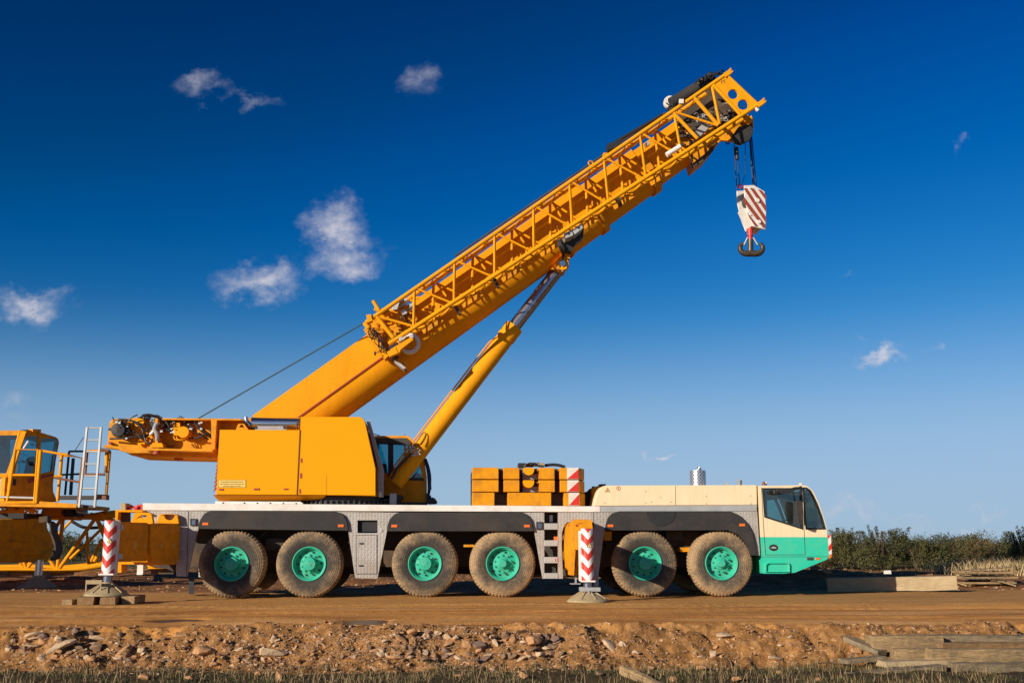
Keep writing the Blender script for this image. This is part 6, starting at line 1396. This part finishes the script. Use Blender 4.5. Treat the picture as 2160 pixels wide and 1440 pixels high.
# ================================================================ shrubs
LF = [leafm('olive_shrub_leaf',(.080,.078,.018)), leafm('dark_shrub_leaf',(.04,.045,.012)), leafm('brown_shrub_leaf',(.13,.09,.03))]
def crown(seed, n, h, wd, mi=0):
    q = random.Random(seed); V=[];F=[];MI=[]
    cl = [(q.gauss(0,wd*.3), q.gauss(0,wd*.3), h*q.uniform(.25,.8), q.uniform(.18,.4)*wd) for _ in range(11)]
    tw = [(q.gauss(0,wd*.35), q.gauss(0,wd*.3), h*q.uniform(.82,1.02)) for _ in range(9)]
    for i in range(n):
        if i % 5 == 0: t = q.choice(tw); k = q.random()**.7; c = Vector((t[0]*(.5+.5*k)+q.gauss(0,.035), t[1]*(.5+.5*k)+q.gauss(0,.035), h*.35+(t[2]-h*.35)*k))
        else:
            x,y,z,r = q.choice(cl); v = Vector((q.gauss(0,1),q.gauss(0,1),q.gauss(0,1))).normalized()*r*q.uniform(.55,1.0); c = Vector((x,y,max(z,.1)))+v; c.z = max(c.z,.03)
        s = q.uniform(.014,.036); a = Vector((q.gauss(0,1),q.gauss(0,1),q.gauss(0,1)+.5)).normalized()*s*1.6; b_ = a.orthogonal().normalized()*s*.6; b_.rotate(Matrix.Rotation(q.uniform(0,6.28),3,a.normalized()))
        o = len(V); V += [c-a,c+b_,c+a,c-b_]; F.append((o,o+1,o+2,o+3)); MI.append(mi if q.random() < .75 else q.randrange(3))
    me = bpy.data.meshes.new('crown'); me.from_pydata([tuple(v) for v in V],[],F)
    for m_ in LF: me.materials.append(m_)
    me.polygons.foreach_set('material_index', MI); me.update(); return me
def stems(seed, h):
    q = random.Random(seed); b = MB()
    for i in range(7): a = q.uniform(0,6.28); l = q.uniform(.1,.45); b.path(smooth([(0,0,0),(math.cos(a)*l*.4,math.sin(a)*l*.4,h*.4),(math.cos(a)*l,math.sin(a)*l,h*.85)],3), .016, 5)
    o = b.build('stem', mat('shrub_bark',(.09,.06,.035),.9)) if seed == 0 else b.build('stem', bpy.data.materials['shrub_bark']); return o
SP = []
for i in range(6):
    h = (1.5,1.65,1.3,1.7,1.5,1.2)[i]; me = crown(40+i, 5600, h, (1.6,1.3,1.9,1.2,1.7,2.0)[i], (0,0,1,1,2,0)[i]); s_ = stems(i, h); SP.append((me, s_.data)); bpy.data.objects.remove(s_)
KL = ['dense olive green shrub in the row behind the crane','pointed dark green shrub in the row behind the crane','brownish shrub in the row behind the crane']
def shrub(x, y, s, k, label):
    z = float(HS(x,y)); e = bpy.data.objects.new('shrub', None); COL.objects.link(e); e.location = (x,y,z-.03); e.scale = (s*rr.uniform(.9,1.3),s,s*rr.uniform(.85,1.1)); e.rotation_euler = (0,0,rr.uniform(0,6.28))
    for nm, me in (('crown', SP[k][0]), ('stem', SP[k][1])): o = bpy.data.objects.new(nm, me); COL.objects.link(o); o.parent = e
    tag(e, label, 'shrub', 'shrubs beyond the work site')
ORD = 'first second third fourth fifth sixth seventh eighth ninth tenth eleventh twelfth'.split()
DS = ('dense olive','rounded dark green','low green','pointed dark','brownish olive','spreading green')
for i in range(12):   # front row right of the cab
    k = (0,4,1,5,3,0,5,2,4,0,3,1)[i]; shrub(15.1+i*.98+rr.uniform(-.25,.25), rr.uniform(20.5,23), (1.0,.8,1.15,.7,1.1,.85,.65,1.2,.9,.7,1.05,.8)[i], k, DS[k]+' shrub, '+ORD[i]+' of the front row counted right from the driver cab')
for i in range(34):
    k = rr.choice((0,0,1,3,4,5)); shrub(14+i*.8+rr.uniform(-.5,.5), rr.uniform(25,33), rr.uniform(.65,1.15), k, 'dark green shrub in the crowded rear rows beyond the front shrubs')
for i in range(30):   # left, seen through the lattice and under the crane
    x = -22+i*1.15+rr.uniform(-.4,.4); y = rr.uniform(34,48); k = rr.choice((1,3,3,2)); shrub(x, y, rr.uniform(.8,1.1), k, 'low dark green bush seen under and behind the cranes')
bk = [(x, 60+10*math.sin(x*3)+rr.uniform(-5,15)) for x in np.arange(-60,95,1.5)]
V=[];F=[];MI=[]
for (x,y) in bk:
    k = rr.choice((0,1,2,3,4)); me = SP[k][0]; s = rr.uniform(1.0,1.5); ca,sa = math.cos(x*7),math.sin(x*7); o = len(V)
    co = np.empty(len(me.vertices)*3); me.vertices.foreach_get('co',co); co = co.reshape(-1,3)
    sel = len(co)//4//3*4; c = co[:sel]; st_ = 1.5
    V += [(x+(a*ca-b_*sa)*st_*1.3, y+(a*sa+b_*ca)*st_, z*s*1.05) for a,b_,z in c.tolist()]
    F += [(o+4*j,o+4*j+1,o+4*j+2,o+4*j+3) for j in range(sel//4)]
me = bpy.data.meshes.new('far_scrub'); me.from_pydata(V,[],F); me.materials.append(LF[1]); me.update(); o = bpy.data.objects.new('far_scrub', me); COL.objects.link(o); tag(o, 'dark belt of far-off scrub along the horizon', 'scrub', kind='stuff')

# ================================================================ timbers, pallets and litter on the right
timber(P(1745,1233,2.6), P(2018,1228.5,1.9), .34, .30, 'long thick squared beam on the road edge, half in the crane shadow', None, WOODB)
plts = empty('pallet', P(2070,1235,5.0), 'broken grey wooden pallets piled at the right beyond the long beam', 'pallet')
for k in range(3):
    c = P(2070+4*k, 1233-9*k, 5.0); c.z = H(c.x,c.y)*1.0+.06+.13*k
    t = .10*(k-1)
    b = MB()
    for j in range(6): x = c.x-.62+j*.24; b.beam((x,c.y-.5+.1*k,c.z+.07+t*(j-2.5)*.15),(x+.15*k,c.y+.5,c.z+.09+t*(j-2.5)*.15),.02,.16)
    for j in range(3): y = c.y-.48+j*.46; b.beam((c.x-.72,y,c.z-.0),(c.x+.72,y,c.z+.0),.05,.09)
    b.build('pallet_boards', WOOD, plts)
for j in range(7):
    t0, t1 = j/7, (j+.86)/7; q4 = []
    for (t, e) in ((t0,0),(t1,0),(t1,1),(t0,1)):
        q4.append(P(2016+72*t+(20+7*t)*e, 1204.5+14*e-t*e, 5.9-1.5*e))
    b = MB(); b.add([tuple(q) for q in q4]+[(q.x,q.y,q.z-.03) for q in q4], [(0,1,2,3),(7,6,5,4),(0,4,5,1),(1,5,6,2),(2,6,7,3),(3,7,4,0)]); b.build('pallet_board', WOODC, plts)
for (a_,b_) in (((2008,1224),(2040,1235)),((2104,1224),(2143,1235))):
    b = MB(); b.beam(P(*a_,4.4),P(*b_,4.2),.03,.12); b.build('loose_board', WOOD, plts)
b = MB(); b.prism([(1870,1203),(1880,1202),(1882,1218),(1871,1220)], 9, 9.25, ref=9); o = b.build('marker_block', WHT, bevel=.02); tag(o, 'small white block standing beyond the long beam', 'block')
b = MB(); b.prism([(1893,1211),(1903,1209),(1915,1217),(1895,1219)], 9.5, 9.7, ref=9.5); o = b.build('plastic_sheet', mat('pale_blue_plastic',(.35,.4,.5),.5), bevel=.02); tag(o, 'pale bluish scrap of sheet beyond the long beam', 'sheet')
for (px,py,wp,ti,lb) in ((1723,1206,34,2,'dark boulder on the earth mound in front of the driver cab'),(1745,1209,26,1,'orange boulder on the earth mound in front of the driver cab'),(2096,1204,30,1,'squarish brown boulder beyond the pallets'),(2040,1202,20,1,'reddish stone at the foot of the dry grass'),(1992,1206,16,1,'small orange stone left of the pallets'),(1900,1211,14,1,'small stone beside the white block')):
    rock(px,py,wp,ti,lb,None,tilt=12)
# pile of sleepers in the foreground (front-face centre line in the photo, depth, height, width)
TP = [((1936,1331),(2038,1331),-9.2,-9.2,.11,.25,'short weathered timber at the back of the foreground pile, its pale end facing left'),
      ((2086,1332),(2230,1333),-9.3,-9.2,.12,.25,'weathered timber at the top right back of the foreground pile'),
      ((1842,1357),(1985,1354),-10.1,-10.0,.20,.22,'thick squared timber at the upper left of the foreground pile'),
      ((1984,1349),(2230,1350),-9.9,-9.9,.10,.30,'flat topped timber crossing the upper right of the foreground pile'),
      ((1990,1366),(2230,1363),-10.15,-10.05,.13,.22,'timber just below the flat topped one in the foreground pile'),
      ((1885,1382),(1975,1378),-10.35,-10.3,.14,.2,'short timber under the thick squared one in the foreground pile'),
      ((1962,1388),(2230,1386),-10.6,-10.5,.19,.22,'longest thick timber in the middle of the foreground pile'),
      ((2015,1411),(2230,1409),-10.95,-10.85,.16,.22,'lowest right timber of the foreground pile, half sunk in grass'),
      ((1868,1401),(2006,1396),-10.75,-10.6,.07,.25,'pale thin plank lying under the foreground pile'),
      ((1778,1397),(1866,1389),-10.6,-10.45,.06,.2,'dark plank sticking out left under the foreground pile'),
      ((1792,1426),(1990,1413),-11.1,-11.0,.09,.2,'dark low timber in the grass before the foreground pile'),
      ((1794,1350),(1866,1379),-9.8,-10.3,.07,.2,'plank sloping down at the left end of the foreground pile')]
for (a_,b_,ya,yb,h,wd,lb) in TP:
    A = P(a_[0]+rr.uniform(-5,5),a_[1]+rr.uniform(-3,3),ya); B = P(b_[0]+rr.uniform(-5,5),b_[1]+rr.uniform(-3,3),yb+rr.uniform(-.08,.08)); A.y += wd/2; B.y += wd/2; timber(A, B, h, wd, lb, 'timbers of the foreground pile', (WOOD,WOODC,WOOD,WOODC,WOODD,WOOD,WOOD,WOODC,WOODB,WOODC,WOODC,WOODC)[TP.index((a_,b_,ya,yb,h,wd,lb))])
A = P(1312,1411,-11.2); B = P(1400,1452,-12.0); timber(A, B, .10, .09, 'single grey plank lying in the grass at the bottom centre', None, WOOD, 'plank', 'plank')
print('OBJECTS', len(bpy.data.objects))
